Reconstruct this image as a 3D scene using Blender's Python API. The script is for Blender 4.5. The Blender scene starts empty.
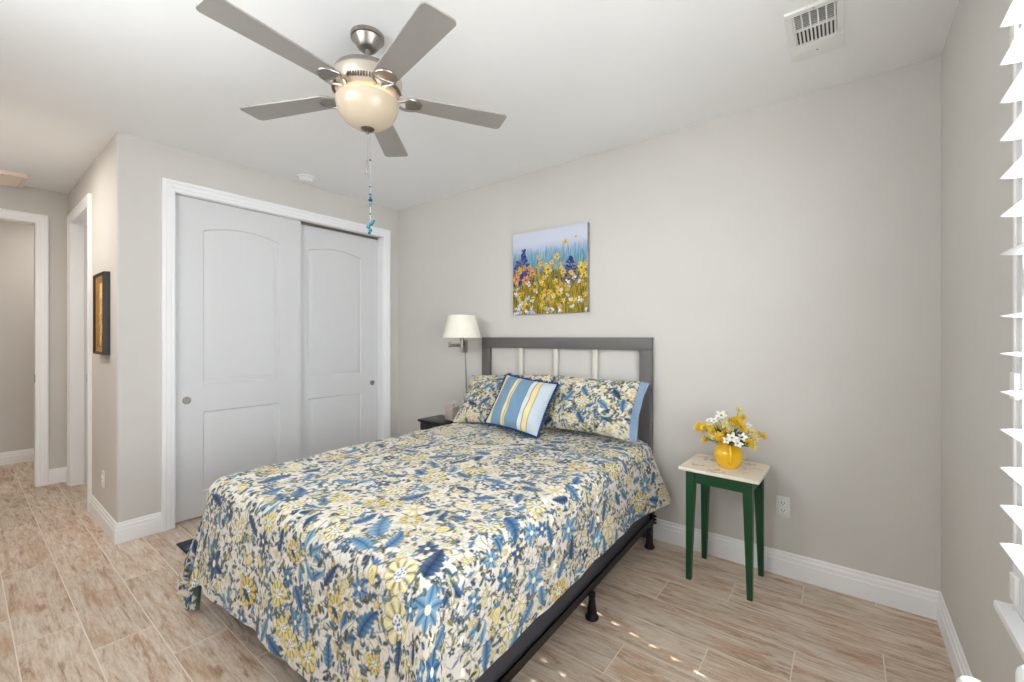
import bpy, bmesh, math, random
import numpy as np
from mathutils import Vector, Matrix

# ------------------------------------------------------------------ camera, sky, sun, big lights, exposure
scene = bpy.context.scene
COL = scene.collection
PI = math.pi
R = math.radians

H = 2.74                        # ceiling height
D = 2.924                       # headboard wall
XC = -3.828                     # closet wall
XW = 0.368                      # window wall
YC = 0.656                      # hall wall (outer corner of the closet)
XH = -5.87                      # far hall wall
YR = -0.50                      # wall behind the camera
WY0, WY1, WZ0, WZ1 = 0.06, 1.765, 0.632, 2.42   # window opening

cam_d = bpy.data.cameras.new('camera')
cam = bpy.data.objects.new('camera', cam_d)
COL.objects.link(cam)
cam.location = (0, 0, 1.3728)
cam.rotation_euler = (PI / 2, 0, 0.658454644)
cam_d.sensor_width = 36.0
cam_d.lens = 36.0 * 430.36 / 1024
cam_d.shift_y = -(341 - 337.07) / 1024
cam_d.clip_start = 0.02
scene.camera = cam

world = bpy.data.worlds.new('sky')
scene.world = world
world.use_nodes = True
wn = world.node_tree.nodes
wn['Background'].inputs[0].default_value = (0.925, 0.952, 1.0, 1)
# bright sunlit ground below the horizon, softer sky above it
_tc = wn.new('ShaderNodeTexCoord')
_sx = wn.new('ShaderNodeSeparateXYZ')
_mr = wn.new('ShaderNodeMapRange')
SKY_LIGHT, GROUND_LIGHT = 11.2, 10.0
for _i, _v in ((1, -0.10), (2, 0.06), (3, GROUND_LIGHT), (4, SKY_LIGHT)):
    _mr.inputs[_i].default_value = _v
world.node_tree.links.new(_tc.outputs['Generated'], _sx.inputs[0])
world.node_tree.links.new(_sx.outputs[2], _mr.inputs[0])
world.node_tree.links.new(_mr.outputs[0], wn['Background'].inputs[1])


def lamp(name, kind, loc, rot, energy, color=(1, 1, 1), **kw):
    d = bpy.data.lights.new(name, kind)
    d.energy = energy
    d.color = color
    for k, v in kw.items():
        setattr(d, k, v)
    o = bpy.data.objects.new(name, d)
    COL.objects.link(o)
    o.location = loc
    o.rotation_euler = rot
    return o


# sun from beyond the window, travelling (-1, .163) in plan, 44.5 degrees high
_el = R(44.6)
_h = Vector((-1, 0.190, 0)).normalized()
_dir = Vector((_h.x * math.cos(_el), _h.y * math.cos(_el), -math.sin(_el)))
sun = lamp('sun', 'SUN', (4, 0, 5), _dir.to_track_quat('-Z', 'Y').to_euler(), 15.0, (1, 0.96, 0.92), angle=R(0.53))
# daylight portal filling the window opening (guides sky sampling, adds no light)
pl = lamp('window_daylight', 'AREA', (XW + 0.17, (WY0 + WY1) / 2, (WZ0 + WZ1) / 2), (0, PI / 2, 0), 1.0,
          shape='RECTANGLE', size=WZ1 - WZ0, size_y=WY1 - WY0)
pl.data.cycles.is_portal = True
# unseen window, added behind the camera for even fill light
RX0, RX1, RZ0, RZ1 = -2.40, -0.95, 1.80, 2.62
pl2 = lamp('added_window_daylight', 'AREA', ((RX0 + RX1) / 2, YR - 0.10, (RZ0 + RZ1) / 2), (PI / 2, 0, 0), 1.0,
           shape='RECTANGLE', size=RX1 - RX0, size_y=RZ1 - RZ0)
pl2.data.cycles.is_portal = True

scene.view_settings.view_transform = 'Standard'
scene.view_settings.look = 'None'
scene.view_settings.gamma = 1.0
scene.view_settings.use_curve_mapping = False
scene.view_settings.exposure = 0.45
scene.cycles.use_denoising = True
scene.cycles.max_bounces = 12
scene.cycles.diffuse_bounces = 7
scene.cycles.transparent_max_bounces = 12
scene.cycles.sample_clamp_indirect = 6.0


# ------------------------------------------------------------------ helpers
def lin(c):
    c = np.asarray(c, float) / 255.0
    return np.where(c <= 0.04045, c / 12.92, ((c + 0.055) / 1.055) ** 2.4)


def rgba(c):
    l = lin(c)
    return (float(l[0]), float(l[1]), float(l[2]), 1.0)


def mat(name, c, rough=0.6, metal=0.0, noise=0.0, nscale=30.0, bump=0.0, bscale=200.0, spec=0.5, emit=None, estr=0.0, coat=0.0):
    m = bpy.data.materials.new(name)
    m.use_nodes = True
    nt = m.node_tree
    b = nt.nodes['Principled BSDF']
    b.inputs['Roughness'].default_value = rough
    b.inputs['Metallic'].default_value = metal
    b.inputs['Specular IOR Level'].default_value = spec
    b.inputs['Coat Weight'].default_value = coat
    tc = nt.nodes.new('ShaderNodeTexCoord')
    nz = nt.nodes.new('ShaderNodeTexNoise')
    nz.inputs['Scale'].default_value = nscale
    nz.inputs['Detail'].default_value = 4
    nt.links.new(tc.outputs['Object'], nz.inputs['Vector'])
    rp = nt.nodes.new('ShaderNodeValToRGB')
    l = lin(c)
    rp.color_ramp.elements[0].position = 0.3
    rp.color_ramp.elements[1].position = 0.7
    rp.color_ramp.elements[0].color = tuple(float(x) for x in np.clip(l * (1 - noise), 0, 1)) + (1,)
    rp.color_ramp.elements[1].color = tuple(float(x) for x in np.clip(l * (1 + noise), 0, 1)) + (1,)
    nt.links.new(nz.outputs['Fac'], rp.inputs['Fac'])
    nt.links.new(rp.outputs['Color'], b.inputs['Base Color'])
    if bump:
        n2 = nt.nodes.new('ShaderNodeTexNoise')
        n2.inputs['Scale'].default_value = bscale
        nt.links.new(tc.outputs['Object'], n2.inputs['Vector'])
        bp = nt.nodes.new('ShaderNodeBump')
        bp.inputs['Strength'].default_value = bump
        bp.inputs['Distance'].default_value = 0.002
        nt.links.new(n2.outputs['Fac'], bp.inputs['Height'])
        nt.links.new(bp.outputs['Normal'], b.inputs['Normal'])
    if emit is not None:
        b.inputs['Emission Color'].default_value = rgba(emit)
        b.inputs['Emission Strength'].default_value = estr
    return m


def attr_mat(name, rough=0.85, bump=0.15, bscale=900.0, sheen=0.15):
    m = bpy.data.materials.new(name)
    m.use_nodes = True
    nt = m.node_tree
    b = nt.nodes['Principled BSDF']
    b.inputs['Roughness'].default_value = rough
    b.inputs['Specular IOR Level'].default_value = 0.2
    b.inputs['Sheen Weight'].default_value = sheen
    a = nt.nodes.new('ShaderNodeAttribute')
    a.attribute_name = 'print'
    nt.links.new(a.outputs['Color'], b.inputs['Base Color'])
    tc = nt.nodes.new('ShaderNodeTexCoord')
    nz = nt.nodes.new('ShaderNodeTexNoise')
    nz.inputs['Scale'].default_value = bscale
    nt.links.new(tc.outputs['Object'], nz.inputs['Vector'])
    bp = nt.nodes.new('ShaderNodeBump')
    bp.inputs['Strength'].default_value = bump
    bp.inputs['Distance'].default_value = 0.001
    nt.links.new(nz.outputs['Fac'], bp.inputs['Height'])
    nt.links.new(bp.outputs['Normal'], b.inputs['Normal'])
    return m


class MB:
    """collects shapes into one mesh"""

    def __init__(self):
        self.bm = bmesh.new()

    def _xf(self, vs, M):
        if M is not None:
            for v in vs:
                v.co = M @ v.co

    def box(self, x0, x1, y0, y1, z0, z1, bev=0.0, M=None, seg=2):
        co = [(x, y, z) for z in (z0, z1) for y in (y0, y1) for x in (x0, x1)]
        vs = [self.bm.verts.new(c) for c in co]
        fs = [(0, 2, 3, 1), (4, 5, 7, 6), (0, 1, 5, 4), (2, 6, 7, 3), (0, 4, 6, 2), (1, 3, 7, 5)]
        faces = [self.bm.faces.new([vs[i] for i in f]) for f in fs]
        if bev > 0:
            es = list({e for f in faces for e in f.edges})
            r = bmesh.ops.bevel(self.bm, geom=es, offset=bev, segments=seg, affect='EDGES', profile=0.5)
            vs = list({v for f in r['faces'] for v in f.verts} | {v for v in vs if v.is_valid})
        self._xf(vs, M)
        return self

    def prism(self, pts, z0, z1, M=None):
        """polygon in xy extruded along z"""
        a = [self.bm.verts.new((p[0], p[1], z0)) for p in pts]
        b = [self.bm.verts.new((p[0], p[1], z1)) for p in pts]
        n = len(pts)
        self.bm.faces.new(a[::-1])
        self.bm.faces.new(b)
        for i in range(n):
            self.bm.faces.new((a[i], a[(i + 1) % n], b[(i + 1) % n], b[i]))
        self._xf(a + b, M)
        return self

    def lathe(self, prof, n=40, M=None, cap=True):
        """profile [(r,z)...] spun round z"""
        rings = []
        allv = []
        for r, z in prof:
            if r < 1e-6:
                v = self.bm.verts.new((0, 0, z))
                rings.append([v])
                allv.append(v)
            else:
                ring = [self.bm.verts.new((r * math.cos(2 * PI * i / n), r * math.sin(2 * PI * i / n), z)) for i in range(n)]
                rings.append(ring)
                allv += ring
        for A, B in zip(rings, rings[1:]):
            for i in range(n):
                j = (i + 1) % n
                if len(A) == 1 and len(B) > 1:
                    self.bm.faces.new((A[0], B[j], B[i]))
                elif len(B) == 1 and len(A) > 1:
                    self.bm.faces.new((A[i], A[j], B[0]))
                elif len(A) > 1:
                    self.bm.faces.new((A[i], A[j], B[j], B[i]))
        if cap:
            for ring, fl in ((rings[0], True), (rings[-1], False)):
                if len(ring) > 1:
                    self.bm.faces.new(ring[::-1] if fl else ring)
        self._xf(allv, M)
        return self

    def tube(self, pts, rad, n=8, cap=True, flat=1.0):
        """swept round section along pts; rad a number or a list"""
        pts = [Vector(p) for p in pts]
        m = len(pts)
        rads = rad if isinstance(rad, (list, tuple)) else [rad] * m
        rings = []
        up = None
        for i, p in enumerate(pts):
            t = (pts[min(i + 1, m - 1)] - pts[max(i - 1, 0)]).normalized()
            if up is None:
                up = Vector((0, 0, 1)) if abs(t.z) < 0.9 else Vector((1, 0, 0))
            s = t.cross(up).normalized()
            up = s.cross(t).normalized()
            rings.append([self.bm.verts.new(p + (s * math.cos(2 * PI * k / n) + up * flat * math.sin(2 * PI * k / n)) * rads[i]) for k in range(n)])
        for A, B in zip(rings, rings[1:]):
            for k in range(n):
                j = (k + 1) % n
                self.bm.faces.new((A[k], A[j], B[j], B[k]))
        if cap:
            self.bm.faces.new(rings[0][::-1])
            self.bm.faces.new(rings[-1])
        return self

    def ball(self, c, r, n=10, sc=(1, 1, 1)):
        M = Matrix.Translation(c) @ Matrix.Diagonal((r * sc[0], r * sc[1], r * sc[2], 1))
        bmesh.ops.create_uvsphere(self.bm, u_segments=n, v_segments=max(5, n // 2 + 1), radius=1, matrix=M)
        return self

    def extrude_profile(self, prof, p0, p1, up=(0, 0, 1), out=(0, -1, 0), m0=0.0, m1=0.0):
        """profile [(o,u)] (out, up) swept from p0 to p1 with mitre slopes m0/m1 (shift along the run per unit out)"""
        p0, p1, up, out = Vector(p0), Vector(p1), Vector(up), Vector(out)
        d = (p1 - p0).normalized()
        a = [self.bm.verts.new(p0 + out * o + up * u + d * (m0 * o)) for o, u in prof]
        b = [self.bm.verts.new(p1 + out * o + up * u + d * (m1 * o)) for o, u in prof]
        n = len(prof)
        for i in range(n):
            j = (i + 1) % n
            self.bm.faces.new((a[i], a[j], b[j], b[i]))
        self.bm.faces.new(a[::-1])
        self.bm.faces.new(b)
        return self

    def casing(self, prof, path, up):
        """profile [(w,o)] (w away from the opening, o out of the wall) round an open path of corners with mitres;
        path: list of (point, in-plane direction pointing away from the opening)"""
        rings = []
        for p, wdir in path:
            p, wdir, upv = Vector(p), Vector(wdir), Vector(up)
            rings.append([self.bm.verts.new(p + wdir * w + upv * o) for w, o in prof])
        n = len(prof)
        for A, B in zip(rings, rings[1:]):
            for i in range(n):
                j = (i + 1) % n
                self.bm.faces.new((A[i], A[j], B[j], B[i]))
        self.bm.faces.new(rings[0][::-1])
        self.bm.faces.new(rings[-1])
        return self

    def build(self, name, m, parent=None, smooth=35):
        bmesh.ops.recalc_face_normals(self.bm, faces=self.bm.faces)
        me = bpy.data.meshes.new(name)
        self.bm.to_mesh(me)
        self.bm.free()
        if smooth:
            me.shade_smooth()
            me.set_sharp_from_angle(angle=R(smooth))
        o = bpy.data.objects.new(name, me)
        me.materials.append(m)
        COL.objects.link(o)
        if parent is not None:
            o.parent = parent
        return o


def tag(o, label, cat, group=None, kind=None):
    o['label'] = label
    o['category'] = cat
    if group:
        o['group'] = group
    if kind:
        o['kind'] = kind
    return o


def struct(o, label=None, cat=None):
    o['kind'] = 'structure'
    if label:
        o['label'] = label
        o['category'] = cat
    return o


def thing(name, label, cat, loc=(0, 0, 0), rotz=0.0, group=None):
    o = bpy.data.objects.new(name, None)
    o.empty_display_size = 0.1
    COL.objects.link(o)
    o.location = loc
    o.rotation_euler = (0, 0, rotz)
    return tag(o, label, cat, group)


def grid_mesh(name, P, m, parent=None, colors=None, closed=False):
    """P: (ny,nx,3) array of points -> quad mesh, optional per-vertex print colours"""
    ny, nx = P.shape[:2]
    idx = np.arange(ny * nx).reshape(ny, nx)
    q = np.stack([idx[:-1, :-1], idx[:-1, 1:], idx[1:, 1:], idx[1:, :-1]], -1).reshape(-1, 4)
    me = bpy.data.meshes.new(name)
    me.vertices.add(ny * nx)
    me.vertices.foreach_set('co', P.reshape(-1).astype(np.float32))
    nf = len(q)
    me.loops.add(nf * 4)
    me.loops.foreach_set('vertex_index', q.reshape(-1).astype(np.int32))
    me.polygons.add(nf)
    me.polygons.foreach_set('loop_start', (np.arange(nf) * 4).astype(np.int32))
    me.update(calc_edges=True)
    me.shade_smooth()
    if colors is not None:
        at = me.attributes.new('print', 'FLOAT_COLOR', 'POINT')
        c = np.ones((ny * nx, 4), np.float32)
        c[:, :3] = colors.reshape(-1, 3)
        at.data.foreach_set('color', c.reshape(-1))
    o = bpy.data.objects.new(name, me)
    me.materials.append(m)
    COL.objects.link(o)
    if parent is not None:
        o.parent = parent
    return o


# ------------------------------------------------------------------ printed cloth: a small painter for vertex prints
class Canvas:
    def __init__(self, w, h, px, base):
        self.px = px
        self.nx, self.ny = int(w / px) + 1, int(h / px) + 1
        self.w, self.h = w, h
        self.c = np.tile(lin(base), (self.ny, self.nx, 1))

    def win(self, x, y, r):
        i0, i1 = max(0, int((x - r) / self.px)), min(self.nx, int((x + r) / self.px) + 2)
        j0, j1 = max(0, int((y - r) / self.px)), min(self.ny, int((y + r) / self.px) + 2)
        if i0 >= i1 or j0 >= j1:
            return None
        X, Y = np.meshgrid(np.arange(i0, i1) * self.px - x, np.arange(j0, j1) * self.px - y)
        return (slice(j0, j1), slice(i0, i1)), X, Y

    def put(self, sl, a, col):
        a = np.clip(a, 0, 1)[..., None]
        self.c[sl] = self.c[sl] * (1 - a) + col * a

    def aa(self, d):                       # signed distance (inside > 0) to coverage
        return np.clip(d / self.px + 0.5, 0, 1)

    def flower(self, x, y, r, rot, n=9, pet=(222, 200, 112), pet2=(238, 226, 168), line=(120, 104, 52), eye=(238, 238, 232), dot=(60, 96, 142)):
        w = self.win(x, y, r * 1.1)
        if w is None:
            return
        sl, X, Y = w
        rho = np.hypot(X, Y)
        ph = np.arctan2(Y, X) - rot
        k = np.abs(np.cos(n * ph / 2))
        edge = r * (0.70 + 0.30 * k ** 0.6)
        t = np.clip(rho / r, 0, 1)[..., None]
        self.put(sl, self.aa(edge - rho), lin(line))
        self.put(sl, self.aa(edge - rho - 0.045 * r), lin(pet2) * (1 - t) + lin(pet) * t)
        self.put(sl, self.aa(0.05 * r - np.abs(k) * rho / n * 2.2) * (rho > 0.4 * r) * (rho < edge), lin(line))
        ang = (n * ph / (2 * PI)) % 1.0 - 0.5
        self.put(sl, (np.abs(np.abs(ang) - 0.22) < 0.06) * (rho > 0.45 * r) * (rho < 0.78 * r) * 0.45, lin(line))
        self.put(sl, self.aa(0.40 * r - rho) * 0.8, lin(line))
        self.put(sl, self.aa(0.36 * r - rho), lin(eye))
        for q in range(11):
            a = q * 2.4
            rr = 0.09 * r * math.sqrt(q) + 0.02 * r
            self.put(sl, self.aa(0.062 * r - np.hypot(X - rr * math.cos(a), Y - rr * math.sin(a))), lin(dot))

    def leaf(self, x, y, L, wd, rot, col=(52, 98, 150), rim=(120, 160, 195), vein=(28, 54, 96), lobes=0, bend=0.0):
        w = self.win(x, y, L * 1.05)
        if w is None:
            return
        sl, X, Y = w
        c, s = math.cos(rot), math.sin(rot)
        u = (X * c + Y * s) / L
        v = -X * s + Y * c
        v = v - bend * L * u * u
        t = np.clip(u, 0, 1)
        hh = wd * np.sin(PI * t ** 0.8) ** 0.75
        if lobes:
            hh = hh * (0.66 + 0.34 * np.abs(np.sin(PI * lobes * (t - 0.12 * np.abs(v) / wd))))
        d = np.minimum(hh - np.abs(v), np.minimum(u, 1 - u) * L)
        self.put(sl, self.aa(d), lin(vein) * 0.7 + lin(rim) * 0.3)
        g = np.clip(np.abs(v) / np.maximum(wd, 1e-5), 0, 1)[..., None]
        self.put(sl, self.aa(d - 0.0014), lin(col) * (1 - g) + lin(rim) * g)
        self.put(sl, self.aa(0.0012 - np.abs(v)) * (d > 0), lin(vein))
        if lobes:
            vs = np.abs(((t * lobes - 0.5 * np.abs(v) / wd) % 1.0) - 0.5)
            self.put(sl, (vs < 0.10) * (d > 0.001) * 0.55, lin(vein))

    def star(self, x, y, r, rot, n=5, col=(58, 104, 156), rim=(150, 182, 208), vein=(34, 60, 104), eye=(236, 226, 180)):
        for q in range(n):
            self.leaf(x, y, r, r * 0.30, rot + 2 * PI * q / n, col, rim, vein)
        w = self.win(x, y, r * 0.3)
        if w:
            sl, X, Y = w
            self.put(sl, self.aa(0.2 * r - np.hypot(X, Y)), lin(eye))

    def pod(self, x, y, L, rot, body=(224, 206, 138), line=(126, 110, 66), dot=(84, 110, 140)):
        w = self.win(x, y, L)
        if w is None:
            return
        sl, X, Y = w
        c, s = math.cos(rot), math.sin(rot)
        u = (X * c + Y * s) / L
        v = (-X * s + Y * c) / L - 0.25 * u * u
        d = (1 - np.sqrt((u / 0.62) ** 2 + (v / (0.34 + 0.16 * u)) ** 2)) * L * 0.4
        self.put(sl, self.aa(d), lin(line))
        self.put(sl, self.aa(d - 0.003), lin(body))
        g = ((np.abs(((u * 9) % 1) - 0.5) < 0.25) & (np.abs(((v * 9) % 1) - 0.5) < 0.25))
        self.put(sl, g * self.aa(d - 0.010) * 0.9, lin(dot))
        for q in (-1, 0, 1):
            self.leaf(x + c * L * 0.5, y + s * L * 0.5, L * 0.5, L * 0.12, rot + q * 0.7)

    def vine(self, x, y, rot, L, curl, col=(132, 124, 84), wd=0.0022):
        n = int(L / 0.003)
        for q in range(n):
            rot += curl * 0.003 * (1 + 0.8 * math.sin(q * 0.05))
            x += math.cos(rot) * 0.003
            y += math.sin(rot) * 0.003
            w = self.win(x, y, wd * 2)
            if w:
                sl, X, Y = w
                self.put(sl, self.aa(wd * (1 - 0.5 * q / n) - np.hypot(X, Y)), lin(col))
        return x, y, rot

    def dab(self, x, y, rx, ry, rot, col, a=1.0):
        w = self.win(x, y, max(rx, ry) * 1.2)
        if w:
            sl, X, Y = w
            c, s = math.cos(rot), math.sin(rot)
            u, v = (X * c + Y * s) / rx, (-X * s + Y * c) / ry
            self.put(sl, self.aa((1 - np.hypot(u, v)) * min(rx, ry)) * a, lin(col))

    def at(self, x, y):
        """bilinear colours at cloth positions (arrays)"""
        fx = np.clip(x / self.px, 0, self.nx - 1.001)
        fy = np.clip(y / self.px, 0, self.ny - 1.001)
        i, j = fx.astype(int), fy.astype(int)
        a, b = (fx - i)[..., None], (fy - j)[..., None]
        c = self.c
        return (c[j, i] * (1 - a) + c[j, i + 1] * a) * (1 - b) + (c[j + 1, i] * (1 - a) + c[j + 1, i + 1] * a) * b


BLUES = [((36, 80, 124), (104, 146, 176), (22, 40, 70)), ((50, 98, 142), (132, 166, 188), (28, 54, 92)), ((28, 52, 86), (78, 112, 146), (16, 28, 50)),
         ((66, 116, 152), (150, 178, 194), (38, 70, 106))]
GREENS = [((78, 98, 92), (136, 150, 128), (38, 48, 46)), ((56, 82, 92), (116, 136, 138), (28, 42, 52)), ((124, 118, 76), (170, 160, 114), (70, 64, 40)), ((58, 60, 58), (112, 112, 100), (30, 30, 32))]
YELLOWS = [((212, 194, 116), (228, 218, 170)), ((220, 208, 158), (232, 226, 198)), ((204, 178, 88), (222, 206, 146))]


def jacobean(cv, seed, fixed=(), dens=1.0, big_scale=1.0):
    """a trailing floral print: vines, small sprigs, then large blooms and feathered leaves without overlaps"""
    rng = random.Random(seed)
    W, Hh = cv.w, cv.h
    area = W * Hh
    big = []

    def free(x, y, r, k=0.80):
        return all((x - a) ** 2 + (y - b) ** 2 > (k * (r + c)) ** 2 for a, b, c in big)
    plan = []
    for f in fixed:
        big.append((f[1], f[2], f[3] * 0.8))
        plan.append(f)
    tries = 0
    want = int(area / (0.0165 * big_scale ** 2))
    while len(plan) < want and tries < want * 60:
        tries += 1
        kind = rng.choices(['flower', 'lobe', 'star', 'pod', 'pale', 'tulip'], [4, 7, 3, 1.6, 2.2, 2])[0]
        r = big_scale * {'flower': rng.uniform(0.042, 0.062), 'lobe': 0.050, 'star': 0.042, 'pod': 0.055, 'pale': 0.04, 'tulip': 0.045}[kind]
        x, y = rng.uniform(0, W), rng.uniform(0, Hh)
        if free(x, y, r):
            big.append((x, y, r))
            plan.append((kind, x, y, r, rng.uniform(0, 2 * PI)))
    HAIR = ((150, 142, 116), (128, 132, 128), (160, 150, 128), (104, 118, 134), (96, 92, 78), (170, 158, 120))
    for k in range(int(dens * area / 0.00075)):
        cv.vine(rng.uniform(0, W), rng.uniform(0, Hh), rng.uniform(0, 2 * PI), rng.uniform(0.018, 0.05), rng.choice((-1, 1)) * rng.uniform(10, 60), rng.choice(HAIR), 0.0014)
    LINES = ((122, 114, 80), (92, 92, 84), (136, 120, 84), (84, 96, 104))
    for k in range(int(dens * area / 0.0052)):
        x, y, rot = rng.uniform(0, W), rng.uniform(0, Hh), rng.uniform(0, 2 * PI)
        L_, cu_, co_ = rng.uniform(0.07, 0.20), rng.choice((-1, 1)) * rng.uniform(4, 16), rng.choice(LINES)
        x1, y1, r1 = cv.vine(x, y, rot, L_, cu_, co_, 0.0019)
        cv.leaf(x1, y1, rng.uniform(0.02, 0.04), rng.uniform(0.006, 0.010), r1, *rng.choice(GREENS + BLUES))
        for q in range(3):
            x2, y2, r2 = cv.vine(x, y, rot, L_ * rng.uniform(0.2, 0.9), cu_, co_, 0.0014)
            sd = rng.choice((-1, 1))
            cv.leaf(x2, y2, rng.uniform(0.016, 0.032), rng.uniform(0.004, 0.008), r2 + sd * rng.uniform(0.6, 1.1), *rng.choice(GREENS + GREENS + BLUES), bend=0.2 * sd)
    for k in range(int(dens * area / 0.0010)):
        x, y, rot = rng.uniform(0, W), rng.uniform(0, Hh), rng.uniform(0, 2 * PI)
        t = rng.random()
        if t < 0.58:
            cv.leaf(x, y, rng.uniform(0.016, 0.040), rng.uniform(0.004, 0.010), rot, *rng.choice(BLUES + GREENS + GREENS), bend=rng.uniform(-0.3, 0.3))
        elif t < 0.70:
            cv.star(x, y, rng.uniform(0.010, 0.018), rot, 5, *rng.choice(BLUES))
        elif t < 0.86:
            y1, y2 = rng.choice(YELLOWS)
            cv.flower(x, y, rng.uniform(0.011, 0.019), rot, 6, y1, y2)
        else:
            cv.dab(x, y, 0.012, 0.007, rot, rng.choice(((204, 188, 166), (198, 192, 172), (176, 170, 150))), 0.8)
    for kind, x, y, r, rot in plan:
        if kind == 'flower':
            y1, y2 = rng.choice(YELLOWS[:2] + YELLOWS[1:])
            cv.flower(x, y, r, rot, rng.choice((8, 9, 10)), y1, y2)
        elif kind in ('pflower', 'oflower'):
            y1, y2 = YELLOWS[1] if kind == 'pflower' else YELLOWS[2]
            cv.flower(x, y, r, rot, 10, y1, y2)
            if kind == 'oflower':
                cv.leaf(x - r * 0.5, y, r * 1.1, r * 0.3, 0.6, *BLUES[2], lobes=3)
        elif kind in ('dark', 'leaf'):
            L = r * 2.1
            cv.leaf(x - math.cos(rot) * L / 2, y - math.sin(rot) * L / 2, L, L * 0.20, rot, *(BLUES[2] if kind == 'dark' else BLUES[0]), lobes=5 if kind == 'dark' else 0, bend=0.15)
        elif kind == 'pale':
            cv.flower(x, y, r, rot, 7, (226, 214, 186), (236, 228, 208), (176, 158, 116), (232, 220, 170), (120, 130, 120))
        elif kind == 'lobe':
            L = r * 2.1
            cv.leaf(x - math.cos(rot) * L / 2, y - math.sin(rot) * L / 2, L, L * 0.27, rot, *rng.choice(BLUES), lobes=6, bend=rng.uniform(-0.35, 0.35))
        elif kind == 'star':
            cv.star(x, y, r, rot, rng.choice((5, 6)), *rng.choice(BLUES))
        elif kind == 'pod':
            cv.pod(x, y, r, rot)
        else:
            c1, c2, c3 = rng.choice(BLUES)
            for q in (-0.55, 0.55, 0):
                cv.leaf(x - math.cos(rot) * r, y - math.sin(rot) * r, r * 2.0, r * 0.42, rot + q, c1 if q else (236, 228, 196), c2, c3)
            cv.leaf(x, y, r, r * 0.3, rot + PI * 0.8, *rng.choice(GREENS))


# ------------------------------------------------------------------ materials
m_wall = mat('greige_paint', (206, 202, 197), 0.85, noise=0.012, nscale=3, bump=0.12, bscale=260, spec=0.2)
m_ceil = mat('ceiling_paint', (240, 240, 240), 0.9, noise=0.008, nscale=3, bump=0.12, bscale=240, spec=0.2)
m_trim = mat('white_trim_paint', (240, 240, 241), 0.45, noise=0.006, nscale=6)
m_door = mat('white_door_paint', (214, 214, 215), 0.5, noise=0.006, nscale=5)
m_white = mat('white_plastic', (232, 232, 230), 0.4, noise=0.01)
m_louver = mat('white_shutter_paint', (224, 224, 224), 0.4, noise=0.005)
m_nickel = mat('brushed_nickel', (158, 152, 146), 0.36, 1.0, noise=0.05, nscale=60)
m_dnickel = mat('dark_nickel', (120, 112, 104), 0.35, 1.0, noise=0.06, nscale=60)
m_blade = mat('silver_fan_blade', (168, 163, 158), 0.42, 0.35, noise=0.03, nscale=14)
m_dark = mat('dark_metal', (38, 38, 40), 0.45, 0.3, noise=0.1)
m_blackframe = mat('black_painted_steel', (24, 22, 24), 0.45, 0.2, noise=0.15)
m_ticking = mat('black_box_spring_cloth', (64, 63, 68), 0.9, noise=0.12, nscale=120, bump=0.3, bscale=700)
m_grey = mat('grey_headboard_paint', (98, 95, 93), 0.5, noise=0.03, nscale=12)
m_slat = mat('pale_headboard_slat_paint', (206, 202, 194), 0.5, noise=0.02, nscale=12)
m_green = mat('green_table_paint', (10, 66, 34), 0.42, noise=0.06, nscale=10)
m_yellow = mat('yellow_glazed_ceramic', (238, 186, 20), 0.15, noise=0.05, nscale=10, coat=0.5)
m_black = mat('black_lacquer', (20, 19, 20), 0.3, noise=0.1)
m_shade = mat('cream_lampshade_cloth', (236, 231, 218), 0.8, noise=0.02, nscale=80)
m_teal = mat('turquoise_glass', (22, 112, 124), 0.2, noise=0.2, nscale=90)
m_tealdark = mat('dark_teal_bead', (18, 62, 84), 0.2, noise=0.2, nscale=90)
m_bowl = mat('lit_alabaster_glass', (186, 171, 150), 0.22, noise=0.03, nscale=9, emit=(255, 222, 170), estr=0.03)
m_mattress = mat('white_ticking', (225, 225, 222), 0.9, noise=0.02)
m_lining = mat('teal_lining', (96, 124, 124), 0.9, noise=0.15, nscale=30)
m_navy = mat('navy_fringe', (34, 62, 104), 0.95, noise=0.3, nscale=200)
m_band = mat('blue_pillow_flange', (126, 148, 174), 0.9, noise=0.06, nscale=70, bump=0.2, bscale=600)
m_tissue = mat('pink_grey_carton', (196, 178, 170), 0.6, noise=0.05, nscale=40)
m_paper = mat('white_tissue', (226, 222, 216), 0.9, noise=0.02)
m_ply = mat('yellow_petal', (226, 190, 52), 0.7, noise=0.12, nscale=120)
m_pale = mat('pale_yellow_petal', (226, 212, 130), 0.7, noise=0.12, nscale=120)
m_wp = mat('white_petal', (240, 240, 238), 0.7, noise=0.03, nscale=120)
m_stem = mat('green_stem', (74, 104, 44), 0.7, noise=0.2, nscale=80)
m_leaf = mat('dark_green_leaf', (44, 66, 40), 0.7, noise=0.25, nscale=80)
m_eye = mat('amber_flower_centre', (196, 156, 36), 0.8, noise=0.2, nscale=200)
m_frame = mat('dark_walnut_frame', (34, 22, 17), 0.45, noise=0.25, nscale=30)
m_gold = mat('gilt_frame', (186, 138, 66), 0.35, 0.5, noise=0.15, nscale=60)
m_slotw = mat('shadowed_vent_metal', (104, 92, 78), 0.5, 0.3, noise=0.05)
m_slot = mat('dark_slot', (70, 70, 72), 0.8, noise=0.05)
m_print = attr_mat('floral_print_cloth')
m_paint = attr_mat('painted_canvas', 0.6, 0.3, 300, 0.0)


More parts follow.
